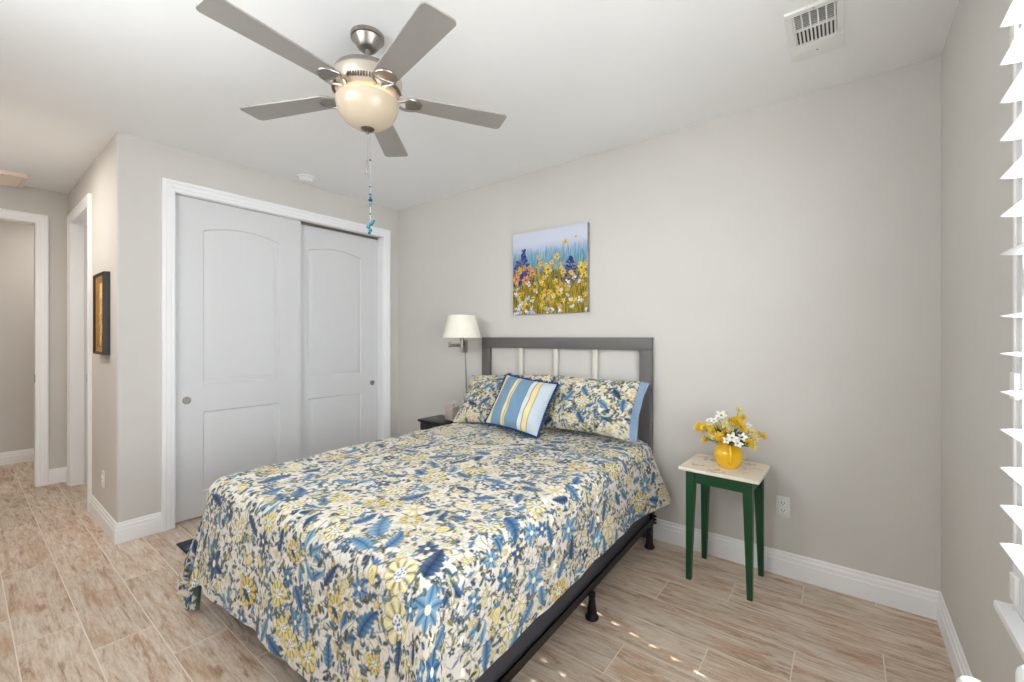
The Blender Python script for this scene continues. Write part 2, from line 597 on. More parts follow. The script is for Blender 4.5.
def floor_material():
    m = bpy.data.materials.new('wood_look_floor_tile')
    m.use_nodes = True
    nt = m.node_tree
    L = nt.links
    b = nt.nodes['Principled BSDF']

    def val(x):
        return x

    def mth(op, a, bb=None):
        n = nt.nodes.new('ShaderNodeMath')
        n.operation = op
        for i, x in enumerate((a, bb)):
            if x is None:
                continue
            if isinstance(x, (int, float)):
                n.inputs[i].default_value = x
            else:
                L.new(x, n.inputs[i])
        return n.outputs[0]
    tc = nt.nodes.new('ShaderNodeTexCoord')
    sp = nt.nodes.new('ShaderNodeSeparateXYZ')
    L.new(tc.outputs['Object'], sp.inputs[0])
    PW, PL, ST = 0.2085, 0.915, 0.3035
    ys = mth('DIVIDE', mth('SUBTRACT', sp.outputs[1], 0.160), PW)
    k = mth('FLOOR', ys)
    fy = mth('SUBTRACT', ys, k)
    xs = mth('DIVIDE', mth('SUBTRACT', mth('ADD', sp.outputs[0], 2.905), mth('MULTIPLY', k, ST)), PL)
    j = mth('FLOOR', xs)
    fx = mth('SUBTRACT', xs, j)
    dy = mth('MULTIPLY', mth('MINIMUM', fy, mth('SUBTRACT', 1.0, fy)), PW)
    dx = mth('MULTIPLY', mth('MINIMUM', fx, mth('SUBTRACT', 1.0, fx)), PL)
    edge = mth('MINIMUM', dx, dy)
    grout = mth('LESS_THAN', edge, 0.0022)
    cb = nt.nodes.new('ShaderNodeCombineXYZ')
    L.new(k, cb.inputs[0])
    L.new(j, cb.inputs[1])
    wnz = nt.nodes.new('ShaderNodeTexWhiteNoise')
    wnz.noise_dimensions = '3D'
    L.new(cb.outputs[0], wnz.inputs['Vector'])
    rnd = wnz.outputs['Value']
    # grain coordinates, shifted for each plank
    gx = mth('ADD', mth('MULTIPLY', sp.outputs[0], 2.7), mth('MULTIPLY', rnd, 37.0))
    gy = mth('ADD', mth('MULTIPLY', sp.outputs[1], 20.0), mth('MULTIPLY', rnd, 91.0))
    gc = nt.nodes.new('ShaderNodeCombineXYZ')
    L.new(gx, gc.inputs[0])
    L.new(gy, gc.inputs[1])

    def noise(vec, scale, detail, rough=0.55, dist=0.0):
        n = nt.nodes.new('ShaderNodeTexNoise')
        n.inputs['Scale'].default_value = scale
        n.inputs['Detail'].default_value = detail
        n.inputs['Roughness'].default_value = rough
        n.inputs['Distortion'].default_value = dist
        L.new(vec, n.inputs['Vector'])
        return n.outputs['Fac']
    n1 = noise(gc.outputs[0], 1.0, 10, 0.72, 0.8)
    g2 = nt.nodes.new('ShaderNodeCombineXYZ')
    L.new(mth('MULTIPLY', gx, 3.0), g2.inputs[0])
    L.new(mth('MULTIPLY', gy, 4.2), g2.inputs[1])
    n2 = noise(g2.outputs[0], 1.0, 8, 0.72)
    g3 = nt.nodes.new('ShaderNodeCombineXYZ')
    L.new(mth('MULTIPLY', gx, 1.0), g3.inputs[0])
    L.new(mth('MULTIPLY', gy, 0.5), g3.inputs[1])
    n3 = noise(g3.outputs[0], 1.0, 9, 0.74)
    r1 = nt.nodes.new('ShaderNodeValToRGB')
    e = r1.color_ramp.elements
    e[0].position, e[0].color = 0.30, rgba((118, 90, 68))
    e[1].position, e[1].color = 0.74, rgba((226, 214, 200))
    for p, c in ((0.39, (176, 150, 127)), (0.47, (205, 188, 170)), (0.60, (216, 202, 187))):
        x = e.new(p)
        x.color = rgba(c)
    L.new(n1, r1.inputs['Fac'])
    # fine grain darkening
    r2 = nt.nodes.new('ShaderNodeValToRGB')
    r2.color_ramp.elements[0].position, r2.color_ramp.elements[0].color = 0.32, (0.56, 0.48, 0.42, 1)
    r2.color_ramp.elements[1].position, r2.color_ramp.elements[1].color = 0.55, (1, 1, 1, 1)
    L.new(n2, r2.inputs['Fac'])
    mx = nt.nodes.new('ShaderNodeMix')
    mx.data_type = 'RGBA'
    mx.blend_type = 'MULTIPLY'
    mx.inputs[0].default_value = 0.75
    L.new(r1.outputs['Color'], mx.inputs[6])
    L.new(r2.outputs['Color'], mx.inputs[7])
    # warm brown clouds
    r3 = nt.nodes.new('ShaderNodeValToRGB')
    r3.color_ramp.elements[0].position, r3.color_ramp.elements[0].color = 0.50, (0, 0, 0, 1)
    r3.color_ramp.elements[1].position, r3.color_ramp.elements[1].color = 0.63, (1, 1, 1, 1)
    L.new(n3, r3.inputs['Fac'])
    mw = nt.nodes.new('ShaderNodeMix')
    mw.data_type = 'RGBA'
    mw.blend_type = 'MIX'
    L.new(mth('MULTIPLY', r3.outputs['Color'], 0.62), mw.inputs[0])
    L.new(mx.outputs[2], mw.inputs[6])
    mw.inputs[7].default_value = rgba((176, 132, 96))
    # plank tone
    hsv = nt.nodes.new('ShaderNodeHueSaturation')
    L.new(mth('ADD', 0.93, mth('MULTIPLY', rnd, 0.14)), hsv.inputs['Value'])
    L.new(mw.outputs[2], hsv.inputs['Color'])
    mg = nt.nodes.new('ShaderNodeMix')
    mg.data_type = 'RGBA'
    L.new(grout, mg.inputs[0])
    L.new(hsv.outputs['Color'], mg.inputs[6])
    mg.inputs[7].default_value = rgba((222, 210, 196))
    L.new(mg.outputs[2], b.inputs['Base Color'])
    b.inputs['Roughness'].default_value = 0.42
    b.inputs['Specular IOR Level'].default_value = 0.35
    bp = nt.nodes.new('ShaderNodeBump')
    bp.inputs['Strength'].default_value = 0.5
    bp.inputs['Distance'].default_value = 0.0015
    L.new(mth('ADD', mth('MULTIPLY', mth('LESS_THAN', 0.0026, edge), 1.0), mth('MULTIPLY', n2, 0.25)), bp.inputs['Height'])
    L.new(bp.outputs['Normal'], b.inputs['Normal'])
    return m


m_floor = floor_material()


def glass_material():
    m = bpy.data.materials.new('window_glass')
    m.use_nodes = True
    nt = m.node_tree
    nt.nodes.remove(nt.nodes['Principled BSDF'])
    out = nt.nodes['Material Output']
    t = nt.nodes.new('ShaderNodeBsdfTransparent')
    t.inputs[0].default_value = (0.97, 0.985, 0.98, 1)
    g = nt.nodes.new('ShaderNodeBsdfGlossy')
    g.inputs['Roughness'].default_value = 0.0
    mx = nt.nodes.new('ShaderNodeMixShader')
    mx.inputs[0].default_value = 0.06
    nt.links.new(t.outputs[0], mx.inputs[1])
    nt.links.new(g.outputs[0], mx.inputs[2])
    nt.links.new(mx.outputs[0], out.inputs[0])
    return m


m_glass = glass_material()

# ------------------------------------------------------------------ room shell
XB = -7.14                       # wall of the room beyond the hall
T = 0.12
DOOR_Z = 2.435
struct(MB().box(XB - T, XW + 0.15, YR - T, D + T, -0.10, 0).build('floor', m_floor, smooth=0))
struct(MB().box(XB - T, XW + 0.15, YR - T, D + T, H, H + 0.10).build('ceiling', m_ceil, smooth=0))
struct(MB().box(XC - 0.80, XW + 0.15, D, D + T, 0, H).build('wall_back', m_wall, smooth=0))
w = MB()
w.box(XW, XW + 0.15, YR - T, WY0, 0, H).box(XW, XW + 0.15, WY1, D, 0, H)
w.box(XW, XW + 0.15, WY0, WY1, 0, WZ0).box(XW, XW + 0.15, WY0, WY1, WZ1, H)
struct(w.build('wall_right', m_wall, smooth=0))
CY0, CY1 = 0.957, 2.751           # closet opening
w = MB()
rb = 0.02
w.prism([(XC - T, YC), (XC - rb, YC)] + [(XC - rb + rb * math.sin(a), YC + rb - rb * math.cos(a)) for a in [PI / 2 * k / 6 for k in range(1, 7)]] + [(XC, CY0), (XC - T, CY0)], 0, H)
w.box(XC - T, XC, CY1, D, 0, H).box(XC - T, XC, CY0, CY1, DOOR_Z, H)
struct(w.build('wall_left', m_wall, smooth=40))
HX0, HX1 = -5.652, -4.755         # hall door opening
w = MB()
w.box(XH, HX0, YC, YC + T, 0, H).box(HX1, XC - T - 0.0005, YC, YC + T, 0, H).box(HX0, HX1, YC, YC + T, DOOR_Z, H)
struct(w.build('wall_hall', m_wall, smooth=0))
FY0, FY1 = -0.36, 0.462           # doorway in the far hall wall
w = MB()
w.box(XH - T, XH, YR, FY0, 0, H).box(XH - T, XH, FY1, D, 0, H).box(XH - T, XH, FY0, FY1, DOOR_Z, H)
struct(w.build('wall_far', m_wall, smooth=0))
struct(MB().box(XB - T, XB, YR - T, D + T, 0, H).build('wall_beyond', m_wall, smooth=0))
w = MB()
w.box(XB, RX0, YR - T, YR, 0, H).box(RX1, XW, YR - T, YR, 0, H).box(RX0, RX1, YR - T, YR, 0, RZ0).box(RX0, RX1, YR - T, YR, RZ1, H)
struct(w.build('wall_rear', m_wall, smooth=0))
struct(MB().box(XW, XW + 0.15, YR - 1.6, YR - T - 0.001, 0, H).build('wall_sun_block', m_wall, smooth=0))  # added out of view to keep the sun off the rear window
struct(MB().box(XB, XH - T, 1.9, 1.9 + T, 0, H).build('wall_side', m_wall, smooth=0))
struct(MB().box(XC - 0.80, XC - 0.80 + T, YC + T, D, 0, H).build('wall_closet', m_wall, smooth=0))

BASE = [(0, 0), (0.016, 0), (0.016, 0.088), (0.012, 0.092), (0.012, 0.112), (0.007, 0.118), (0.007, 0.132), (0.003, 0.138), (0, 0.138)]


def baseboard(name, runs):
    b = MB()
    for p0, p1, out, m0, m1 in runs:
        b.extrude_profile(BASE, p0, p1, (0, 0, 1), out, m0, m1)
    return struct(b.build(name, m_trim, smooth=0))


CAS = 0.080
baseboard('baseboard_back', [((XC, D, 0), (XW, D, 0), (0, -1, 0), 1, -1)])
baseboard('baseboard_right', [((XW, D, 0), (XW, YR, 0), (-1, 0, 0), 1, -1)])
baseboard('baseboard_left', [((XC, YC, 0), (XC, CY0 + 0.012 - CAS, 0), (1, 0, 0), -1, 0), ((XC, CY1 - 0.012 + CAS, 0), (XC, D, 0), (1, 0, 0), 0, -1)])
baseboard('baseboard_hall', [((HX1 - 0.012 + CAS, YC, 0), (XC, YC, 0), (0, -1, 0), 0, 1), ((XH, YC, 0), (HX0 + 0.012 - CAS, YC, 0), (0, -1, 0), 1, 0)])
baseboard('baseboard_far', [((XH, FY1 - 0.012 + CAS, 0), (XH, YC, 0), (1, 0, 0), 0, -1), ((XH, YR, 0), (XH, FY0 + 0.012 - CAS, 0), (1, 0, 0), 1, 0)])
baseboard('baseboard_beyond', [((XB, YR, 0), (XB, 1.9, 0), (1, 0, 0), 1, -1)])
baseboard('baseboard_rear', [((XW, YR, 0), (XH, YR, 0), (0, 1, 0), 1, -1)])

CASP = [(0, 0), (0, 0.010), (0.008, 0.014), (0.022, 0.014), (0.027, 0.018), (0.052, 0.020), (0.058, 0.024), (0.074, 0.024), (CAS, 0.020), (CAS, 0)]


def casing(name, wall, a0, a1, ztop, out):
    """door casing: wall 'x' runs along Y at fixed X, wall 'y' runs along X at fixed Y"""
    ax, c = wall
    b = MB()
    if ax == 'x':
        P = lambda a, z: (c, a, z)
        S = lambda a, z: (0, a, z)
    else:
        P = lambda a, z: (a, c, z)
        S = lambda a, z: (a, 0, z)
    b.casing(CASP, [(P(a0, 0), S(-1, 0)), (P(a0, ztop), S(-1, 1)), (P(a1, ztop), S(1, 1)), (P(a1, 0), S(1, 0))], out)
    return struct(b.build(name, m_trim, smooth=0))


casing('trim_1', ('x', XC), CY0 + 0.012, CY1 - 0.012, DOOR_Z - 0.014, (1, 0, 0))
casing('trim_2', ('y', YC), HX0 + 0.012, HX1 - 0.012, DOOR_Z - 0.014, (0, -1, 0))
casing('trim_3', ('x', XH), FY0 + 0.012, FY1 - 0.012, DOOR_Z - 0.014, (1, 0, 0))
# jamb linings
b = MB().box(XC - 0.150, XC - 0.0005, CY0, CY0 + 0.014, 0, DOOR_Z).box(XC - 0.150, XC - 0.0005, CY1 - 0.014, CY1, 0, DOOR_Z)
b.box(XC - 0.150, XC - 0.0005, CY0 + 0.014, CY1 - 0.014, DOOR_Z - 0.016, DOOR_Z)
struct(b.build('trim_4', m_trim, smooth=0))
b = MB().box(HX0, HX0 + 0.016, YC + 0.0005, YC + T, 0, DOOR_Z).box(HX1 - 0.016, HX1, YC + 0.0005, YC + T, 0, DOOR_Z)
b.box(HX0 + 0.016, HX1 - 0.016, YC + 0.0005, YC + T, DOOR_Z - 0.016, DOOR_Z)
struct(b.build('trim_5', m_trim, smooth=0))
b = MB().box(XH - T, XH - 0.0005, FY0, FY0 + 0.016, 0, DOOR_Z).box(XH - T, XH - 0.0005, FY1 - 0.016, FY1, 0, DOOR_Z)
b.box(XH - T, XH - 0.0005, FY0 + 0.016, FY1 - 0.016, DOOR_Z - 0.016, DOOR_Z)
struct(b.build('trim_6', m_trim, smooth=0))


# ------------------------------------------------------------------ doors
def panel_door(name, width, height, thick, label, cat):
    """two-panel door with an arched top panel; local x = width, y = 0 front face (out is -y), z = height"""
    t = thing(name, label, cat)
    st, rail_b, rail_m, rail_t = 0.185, 0.185, 0.210, 0.180
    zm = 0.897
    b = MB()
    b.box(0, width, 0.0105, thick, 0, height)

    def arch(x0, x1, z0, z1, rise, n=20):
        pts = [(x0, z0), (x1, z0)]
        if rise <= 0:
            return pts + [(x1, z1), (x0, z1)]
        for i in range(n + 1):
            s = i / n
            pts.append((x1 + (x0 - x1) * s, z1 + rise * math.sin(PI * s) ** 0.9 * 1.0))
        return pts
    holes = [arch(st, width - st, rail_b, zm - rail_m / 2, 0), arch(st, width - st, zm + rail_m / 2, height - rail_t - 0.045, 0.045)]
    # face sheet with panel openings: stiles, rails and the arched head
    M = Matrix(((1, 0, 0, 0), (0, 0, 1, 0), (0, 1, 0, 0), (0, 0, 0, 1)))     # xy -> xz, z -> y
    M2 = Matrix(((1, 0, 0, 0), (0, 0, -1, 0), (0, 1, 0, 0), (0, 0, 0, 1)))
    b.box(0, st, 0, 0.0105, 0, height).box(width - st, width, 0, 0.0105, 0, height)
    b.box(st, width - st, 0, 0.0105, 0, rail_b).box(st, width - st, 0, 0.0105, zm - rail_m / 2, zm + rail_m / 2)
    hp = holes[1][2:]
    poly = [(p[0], p[1]) for p in hp] + [(st, height), (width - st, height)]
    b.prism(poly, -0.0105, 0.0, M2)
    # moulded, slightly raised panel fields
    for pts, rise in ((holes[0], 0), (holes[1], 1)):
        cx = sum(p[0] for p in pts) / len(pts)
        x0, x1 = pts[0][0], pts[1][0]
        z0 = pts[0][1]
        zt = max(p[1] for p in pts)

        def ins(d):
            out = []
            for (x, z) in pts:
                xx = x0 + d + (x - x0) * (x1 - x0 - 2 * d) / (x1 - x0)
                zz = z0 + d + (z - z0) * (zt - z0 - 2 * d) / (zt - z0)
                out.append((xx, zz))
            return out
        rings = []
        for d, y in ((0.0, 0.0), (0.007, 0.0100), (0.020, 0.0100), (0.040, 0.003), (0.06, 0.003)):
            rings.append([b.bm.verts.new((x, y, z)) for x, z in ins(d)])
        for A, B in zip(rings, rings[1:]):
            n = len(A)
            for i in range(n):
                b.bm.faces.new((A[i], A[(i + 1) % n], B[(i + 1) % n], B[i]))
        b.bm.faces.new(rings[-1])
    b.build('door_panel', m_door, t, smooth=25)
    return t


def flush_pull(parent, x, z):
    M = Matrix.Translation((x, 0, z)) @ Matrix.Rotation(R(90), 4, 'X')
    p = MB().lathe([(0.0, 0.001), (0.019, 0.001), (0.021, 0.004), (0.026, 0.004), (0.028, 0.001), (0.028, -0.004)], 28, M)
    return p.build('finger_pull', m_nickel, parent)


# closet sliding doors: local +x = +Y of the room, front faces +X
d1 = panel_door('door_1', 0.93, 2.406, 0.034, 'white arched two-panel sliding closet door nearer the hall, with larger round pull', 'door')
d1.location = (XC - 0.050, CY0 + 0.016, 0.010)
d1.rotation_euler = (0, 0, R(90))
flush_pull(d1, 0.080, 0.89)
d2 = panel_door('door_2', 0.93, 2.392, 0.034, 'white arched two-panel sliding closet door nearer the bed wall, set behind', 'door')
d2.location = (XC - 0.092, CY1 - 0.018 - 0.93, 0.010)
d2.rotation_euler = (0, 0, R(90))
flush_pull(d2, 0.93 - 0.06, 0.885)
for d in (d1, d2):
    d['kind'] = 'structure'
tr = MB().box(XC - 0.088, XC - 0.086, CY0 + 0.0145, CY1 - 0.0145, DOOR_Z - 0.036, DOOR_Z - 0.0165)
tr.box(XC - 0.128, XC - 0.050, CY0 + 0.0145, CY1 - 0.0145, DOOR_Z - 0.0185, DOOR_Z - 0.0165)
struct(tr.build('trim_7', m_nickel, smooth=0))
# closed hall door, set at the back of its jamb
d3 = thing('door_3', 'white closed door in the side wall of the hall', 'door', (HX0 + 0.018, YC + 0.080, 0.01))
d3['kind'] = 'structure'
MB().box(0, HX1 - HX0 - 0.036, 0, 0.035, 0, 2.40, 0.002).build('door_panel', m_door, d3, smooth=0)
MB().box(0.15, 0.178, -0.003, 0.0, 0.955, 1.03, 0.001).build('latch_plate', m_dnickel, d3, smooth=0)
o = MB().box(XH - 0.030, XH - 0.004, FY1 - 0.019, FY1 - 0.0162, 0.955, 1.03).build('trim_8', m_dnickel, smooth=0)
struct(o)

# ------------------------------------------------------------------ window and shutters
win = thing('window_1', 'tall white framed window in the right wall behind the shutters', 'window', (XW + 0.12, WY0, WZ0))
win['kind'] = 'structure'
WW, WHH = WY1 - WY0, WZ1 - WZ0
b = MB()
b.box(-0.02, 0.03, 0, 0.045, 0, WHH).box(-0.02, 0.03, WW - 0.045, WW, 0, WHH)
b.box(-0.02, 0.03, 0.045, WW - 0.045, 0, 0.045).box(-0.02, 0.03, 0.045, WW - 0.045, WHH - 0.045, WHH)
b.box(-0.015, 0.025, WW / 2 - 0.02, WW / 2 + 0.02, 0.045, WHH - 0.045)
b.build('window_frame', m_white, win, smooth=0)
MB().box(0.002, 0.006, 0.045, WW / 2 - 0.02, 0.045, WHH - 0.045).build('pane', m_glass, win, smooth=0)
MB().box(0.002, 0.006, WW / 2 + 0.02, WW - 0.045, 0.045, WHH - 0.045).build('pane', m_glass, win, smooth=0)
win2 = thing('window_added', 'white framed window added behind the viewpoint for fill light', 'window', ((RX0 + RX1) / 2, YR - 0.08, RZ0))  # added out of view to let fill light in
win2['kind'] = 'structure'
w2, h2 = (RX1 - RX0) / 2, RZ1 - RZ0
b = MB()
b.box(-w2, -w2 + 0.05, -0.025, 0.025, 0, h2).box(w2 - 0.05, w2, -0.025, 0.025, 0, h2).box(-0.02, 0.02, -0.02, 0.02, 0.05, h2 - 0.05)
b.box(-w2 + 0.05, w2 - 0.05, -0.025, 0.025, 0, 0.05).box(-w2 + 0.05, w2 - 0.05, -0.025, 0.025, h2 - 0.05, h2)
b.build('window_frame', m_white, win2, smooth=0)
MB().box(-w2 + 0.05, -0.02, -0.002, 0.002, 0.05, h2 - 0.05).build('pane', m_glass, win2, smooth=0)
MB().box(0.02, w2 - 0.05, -0.002, 0.002, 0.05, h2 - 0.05).build('pane', m_glass, win2, smooth=0)
# sill board projecting into the room
struct(MB().box(XW - 0.036, XW + 0.099, WY0 - 0.03, WY1 + 0.035, WZ0 - 0.024, WZ0 - 0.001, 0.005).build('sill', m_trim))
# shutter frame lining the opening
XS = XW + 0.012                   # shutter plane (pivot line of the louvers)
b = MB()
b.box(XW - 0.006, XW + 0.05, WY1 - 0.012, WY1, WZ0, WZ1).box(XW - 0.006, XW + 0.05, WY0, WY0 + 0.012, WZ0, WZ1)
b.box(XW - 0.006, XW + 0.05, WY0 + 0.012, WY1 - 0.012, WZ1 - 0.014, WZ1)
struct(b.build('window_frame_liner', m_louver, smooth=0))

LZ = [0.826 + 0.1005 * k for k in range(7)] + [1.592 + 0.1005 * k for k in range(8)]
PANELS = [(1.212, 1.750), (0.644, 1.208), (0.076, 0.640)]
PL_LABEL = ['white louvered shutter panel hinged nearest the bed wall corner',
            'white louvered shutter panel in the middle of the window',
            'white louvered shutter panel at the end of the window nearest the camera']


def make_shutter(y0, y1, label, far_gap=0.0):
    t = thing('shutter_panel', label, 'window shutter', (XS, y0, WZ0 + 0.006), 0, 'louvered shutter panels of the window')
    wd, hh = y1 - y0, WZ1 - WZ0 - 0.024
    for a in (0, wd - 0.05):
        MB().box(-0.014, 0.014, a, a + 0.05, 0, hh, 0.002).build('stile', m_louver, t, smooth=0)
    zr = 1.51 - WZ0
    for z0, z1 in ((0, 0.13), (zr - 0.038, zr + 0.038), (hh - 0.10, hh)):
        MB().box(-0.0135, 0.0135, 0.0505, wd - 0.0505, z0, z1, 0.002).build('rail', m_louver, t, smooth=0)
    n = 14
    prof = []
    hw, th = 0.0555, 0.0055
    for i in range(n):
        a = 2 * PI * i / n
        prof.append((hw * math.cos(a), th * math.sin(a)))
    for z in LZ:
        lv = MB()
        M = Matrix(((1, 0, 0, 0), (0, 0, 1, 0), (0, 1, 0, z - WZ0 - 0.006), (0, 0, 0, 1)))
        lv.prism(prof, 0.0515, wd - 0.0515 - far_gap, M)
        lv.build('louver', m_louver, t)
    return t


for i, (y0, y1) in enumerate(PANELS):
    s = make_shutter(y0, y1, PL_LABEL[i], 0.0025 if i == 0 else 0.0)
    if i == 0:
        for z in (1.235, 0.69, 2.2):
            MB().box(-0.024, -0.014, y1 - y0 - 0.030, y1 - y0 + 0.014, z - WZ0 - 0.036, z - WZ0 + 0.036, 0.002).build('hinge', m_white, s)

# ------------------------------------------------------------------ ceiling fan
FX, FY = -1.715, 1.145
fan = thing('ceiling_fan', 'brushed nickel ceiling fan with five silver blades and a lit cream glass bowl', 'ceiling fan', (FX, FY, H))
MB().lathe([(0.0, -0.066), (0.026, -0.066), (0.036, -0.063), (0.043, -0.056), (0.049, -0.046), (0.064, -0.024), (0.066, -0.019), (0.073, -0.017), (0.073, 0.0)], 48).build('canopy', m_nickel, fan)
MB().lathe([(0.012, -0.140), (0.012, -0.060)], 20).build('downrod', m_nickel, fan)
MB().lathe([(0.0, -0.146), (0.03, -0.146), (0.03, -0.126), (0.018, -0.112), (0.018, -0.104), (0.0, -0.104)], 28).build('rod_coupling', m_nickel, fan)
TH0, BR = 59.3, 0.656
hou = MB().lathe([(0.0, -0.144), (0.030, -0.146), (0.075, -0.151), (0.115, -0.160), (0.138, -0.172), (0.146, -0.186), (0.146, -0.200), (0.0, -0.200)][::-1], 56).build('motor_housing', m_nickel, fan)
m_vent = mat('bulb_lit_nickel', (196, 186, 172), 0.4, 0.6, noise=0.03, nscale=40)  # nickel made paler and warmer: the bulb's glow put into the colour
MB().lathe([(0.0, -0.288), (0.108, -0.288), (0.126, -0.280), (0.141, -0.256), (0.150, -0.226), (0.152, -0.212), (0.152, -0.2005), (0.0, -0.2005)], 56).build('vent_band', m_vent, hou)
for g in range(5):
    sl = MB()
    for k in range(-4, 5):
        a = R(TH0 + 36 + 72 * g + 4.6 * k)
        M = Matrix.Rotation(a, 4, 'Z') @ Matrix.Translation((0.1415, 0, -0.247)) @ Matrix.Rotation(R(68), 4, 'Y')
        sl.box(-0.019, 0.019, -0.0028, 0.0028, -0.006, 0.0042, 0, M)
    sl.build('vent_slots', m_slotw, hou, smooth=0)
MB().lathe([(0.0, -0.304), (0.108, -0.304), (0.108, -0.2885), (0.0, -0.2885)], 40).build('light_fitter', m_nickel, fan)
zt, dz = -0.304, 0.122
outer = [(0.137 * math.cos(a), zt - dz * math.sin(a)) for a in [PI / 2 * i / 14 for i in range(15)]]
outer[-1] = (0.0, zt - dz)
outer = [(0.132, zt + 0.004), (0.138, zt + 0.003)] + outer
inner = [(max(0.0, r * 0.965), zt - (zt - z) * 0.955) for r, z in outer[2:]][::-1]
inner[0] = (0.0, inner[0][1])
inner = inner[:-1]
bw = MB().lathe([(0.0, zt - dz)] + outer[2:-1][::-1] + [(0.138, zt + 0.003), (0.132, zt + 0.004)] + inner[1:][::-1] + [(0.0, inner[0][1])], 56, cap=False)
bowl = bw.build('glass_bowl', m_bowl, fan)
MB().lathe([(0.0, -0.446), (0.007, -0.444), (0.008, -0.436), (0.022, -0.431), (0.031, -0.423), (0.031, -0.419), (0.0, -0.419)], 32).build('finial', m_dnickel, fan)
lamp('fan_bulb', 'POINT', (FX, FY, H - 0.345), (0, 0, 0), 3.0, (1, 0.78, 0.52), shadow_soft_size=0.05)
for i in range(5):
    a = R(TH0 + 72 * i)
    Rz = Matrix.Rotation(a, 4, 'Z')
    pitch = Matrix.Translation((0, 0, -0.274)) @ Matrix.Rotation(R(-3), 4, 'X')
    pts = []
    r0, r1, w0, w1 = 0.185, BR, 0.054, 0.069
    rc = 0.022
    outl = [(r0, -w0 * 0.80), (r0 + 0.02, -w0)]
    for q in range(7):
        t = -PI / 2 + PI / 2 * q / 6
        outl.append((r1 - rc + rc * math.cos(t), -w1 + rc + rc * math.sin(t)))
    for q in range(7):
        t = PI / 2 * q / 6
        outl.append((r1 - rc + rc * math.cos(t), w1 - rc + rc * math.sin(t)))
    outl += [(r0 + 0.02, w0), (r0, w0 * 0.80)]
    bl = MB().prism(outl, 0, 0.006, Rz @ pitch).build('blade', m_blade, fan, smooth=30)
    ir = MB()
    P = lambda x, y, z: Rz @ Vector((x, y, z))
    for s in (-1, 1):
        ir.tube([P(0.105, 0.012 * s, -0.270), P(0.135, 0.018 * s, -0.280), P(0.160, 0.036 * s, -0.283), P(0.180, 0.047 * s, -0.277 - s * 0.0025)], [0.008, 0.008, 0.007, 0.007], 8)
    ring = []
    for q in range(17):
        t = -PI / 2 + PI * q / 16
        ring.append(Rz @ pitch @ Vector((0.180 + 0.062 * math.cos(t), 0.047 * math.sin(t), -0.003)))
    ir.tube(ring, 0.006, 8)
    ir.tube([Rz @ pitch @ Vector((0.180, -0.047, -0.003)), Rz @ pitch @ Vector((0.172, 0, -0.003)), Rz @ pitch @ Vector((0.180, 0.047, -0.003))], 0.005, 8)
    plate = [(0.178, -0.043)] + [(0.180 + 0.058 * math.cos(-PI / 2 + PI * q / 12), 0.043 * math.sin(-PI / 2 + PI * q / 12)) for q in range(13)] + [(0.178, 0.043)]
    ir.prism(plate, -0.004, -0.0005, Rz @ pitch)
    ir.build('blade_iron', m_nickel, fan)
# metal pull chain of the fan
pc = MB()
px_, py_ = 0.006, -0.004
for k in range(26):
    pc.ball((px_, py_, -0.446 - k * 0.0052), 0.0014, 6)
pc.lathe([(0.0, -0.630), (0.0035, -0.628), (0.0035, -0.580), (0.002, -0.570), (0.0, -0.570)], 10, Matrix.Translation((px_ - 0.008, py_, 0)))
pc.tube([(px_, py_, -0.565), (px_ - 0.008, py_, -0.572)], 0.0012, 6)
pc.build('pull_chain', m_nickel, fan)
bp_ = thing('beaded_fan_pull', 'string of turquoise beads hanging below the fan light', 'pull cord', (FX + 0.012, FY + 0.006, H - 0.436))
MB().tube([(0, 0, -0.004), (0, 0, -0.43)], 0.0011, 6).build('chain', m_nickel, bp_)
for z, r, mm in ((-0.128, 0.005, m_tealdark), (-0.248, 0.005, m_teal), (-0.284, 0.0065, m_teal), (-0.297, 0.006, m_teal), (-0.310, 0.0095, m_tealdark), (-0.326, 0.0065, m_teal), (-0.337, 0.005, m_teal), (-0.372, 0.005, m_teal)):
    MB().ball((0, 0, z), r, 12, (1, 1, 0.85)).build('bead', mm, bp_)
ch = MB()
for q, (dx, dz_, r) in enumerate(((0.004, -0.418, 0.011), (-0.008, -0.430, 0.012), (0.010, -0.412, 0.009), (0.0, -0.446, 0.010), (-0.004, -0.458, 0.009), (0.016, -0.404, 0.007))):
    ch.ball((dx * 0.79, dx * 0.61, dz_), r, 10, (1.0, 0.7, 0.8))
ch.build('charm', m_teal, bp_)

# ------------------------------------------------------------------ ceiling vent, smoke alarm, hall vent
v = thing('ceiling_vent', 'white rectangular air vent in the ceiling near the window wall', 'air vent', (-0.103, 2.148, H))
b = MB()
VX, VY = 0.102, 0.395
b.box(-VX, VX, 0, 0.026, -0.012, 0, 0.002).box(-VX, VX, 0.262, VY, -0.012, 0, 0.002)
b.box(-VX, -VX + 0.026, 0.026, 0.262, -0.012, 0, 0.002).box(VX - 0.026, VX, 0.026, 0.262, -0.012, 0, 0.002)
b.box(-VX + 0.026, VX - 0.026, 0.139, 0.148, -0.012, 0, 0.001)
b.build('vent_frame', m_white, v, smooth=0)
MB().box(-VX + 0.027, VX - 0.027, 0.027, 0.261, -0.0025, -0.0005).build('duct_back', m_slot, v, smooth=0)
b = MB()
for k in range(11):
    x = -VX + 0.030 + k * 0.0142
    M = Matrix.Translation((x, 0, -0.006)) @ Matrix.Rotation(R(30), 4, 'Y')
    b.box(-0.0042, 0.0042, 0.149, 0.261, -0.0008, 0.0008, 0, M)
b.build('long_fins', m_white, v, smooth=0)
b = MB()
for k in range(9):
    y = 0.034 + k * 0.0122
    M = Matrix.Translation((0, y, -0.006)) @ Matrix.Rotation(R(48), 4, 'X')
    b.box(-VX + 0.027, VX - 0.027, -0.004, 0.004, -0.0008, 0.0008, 0, M)
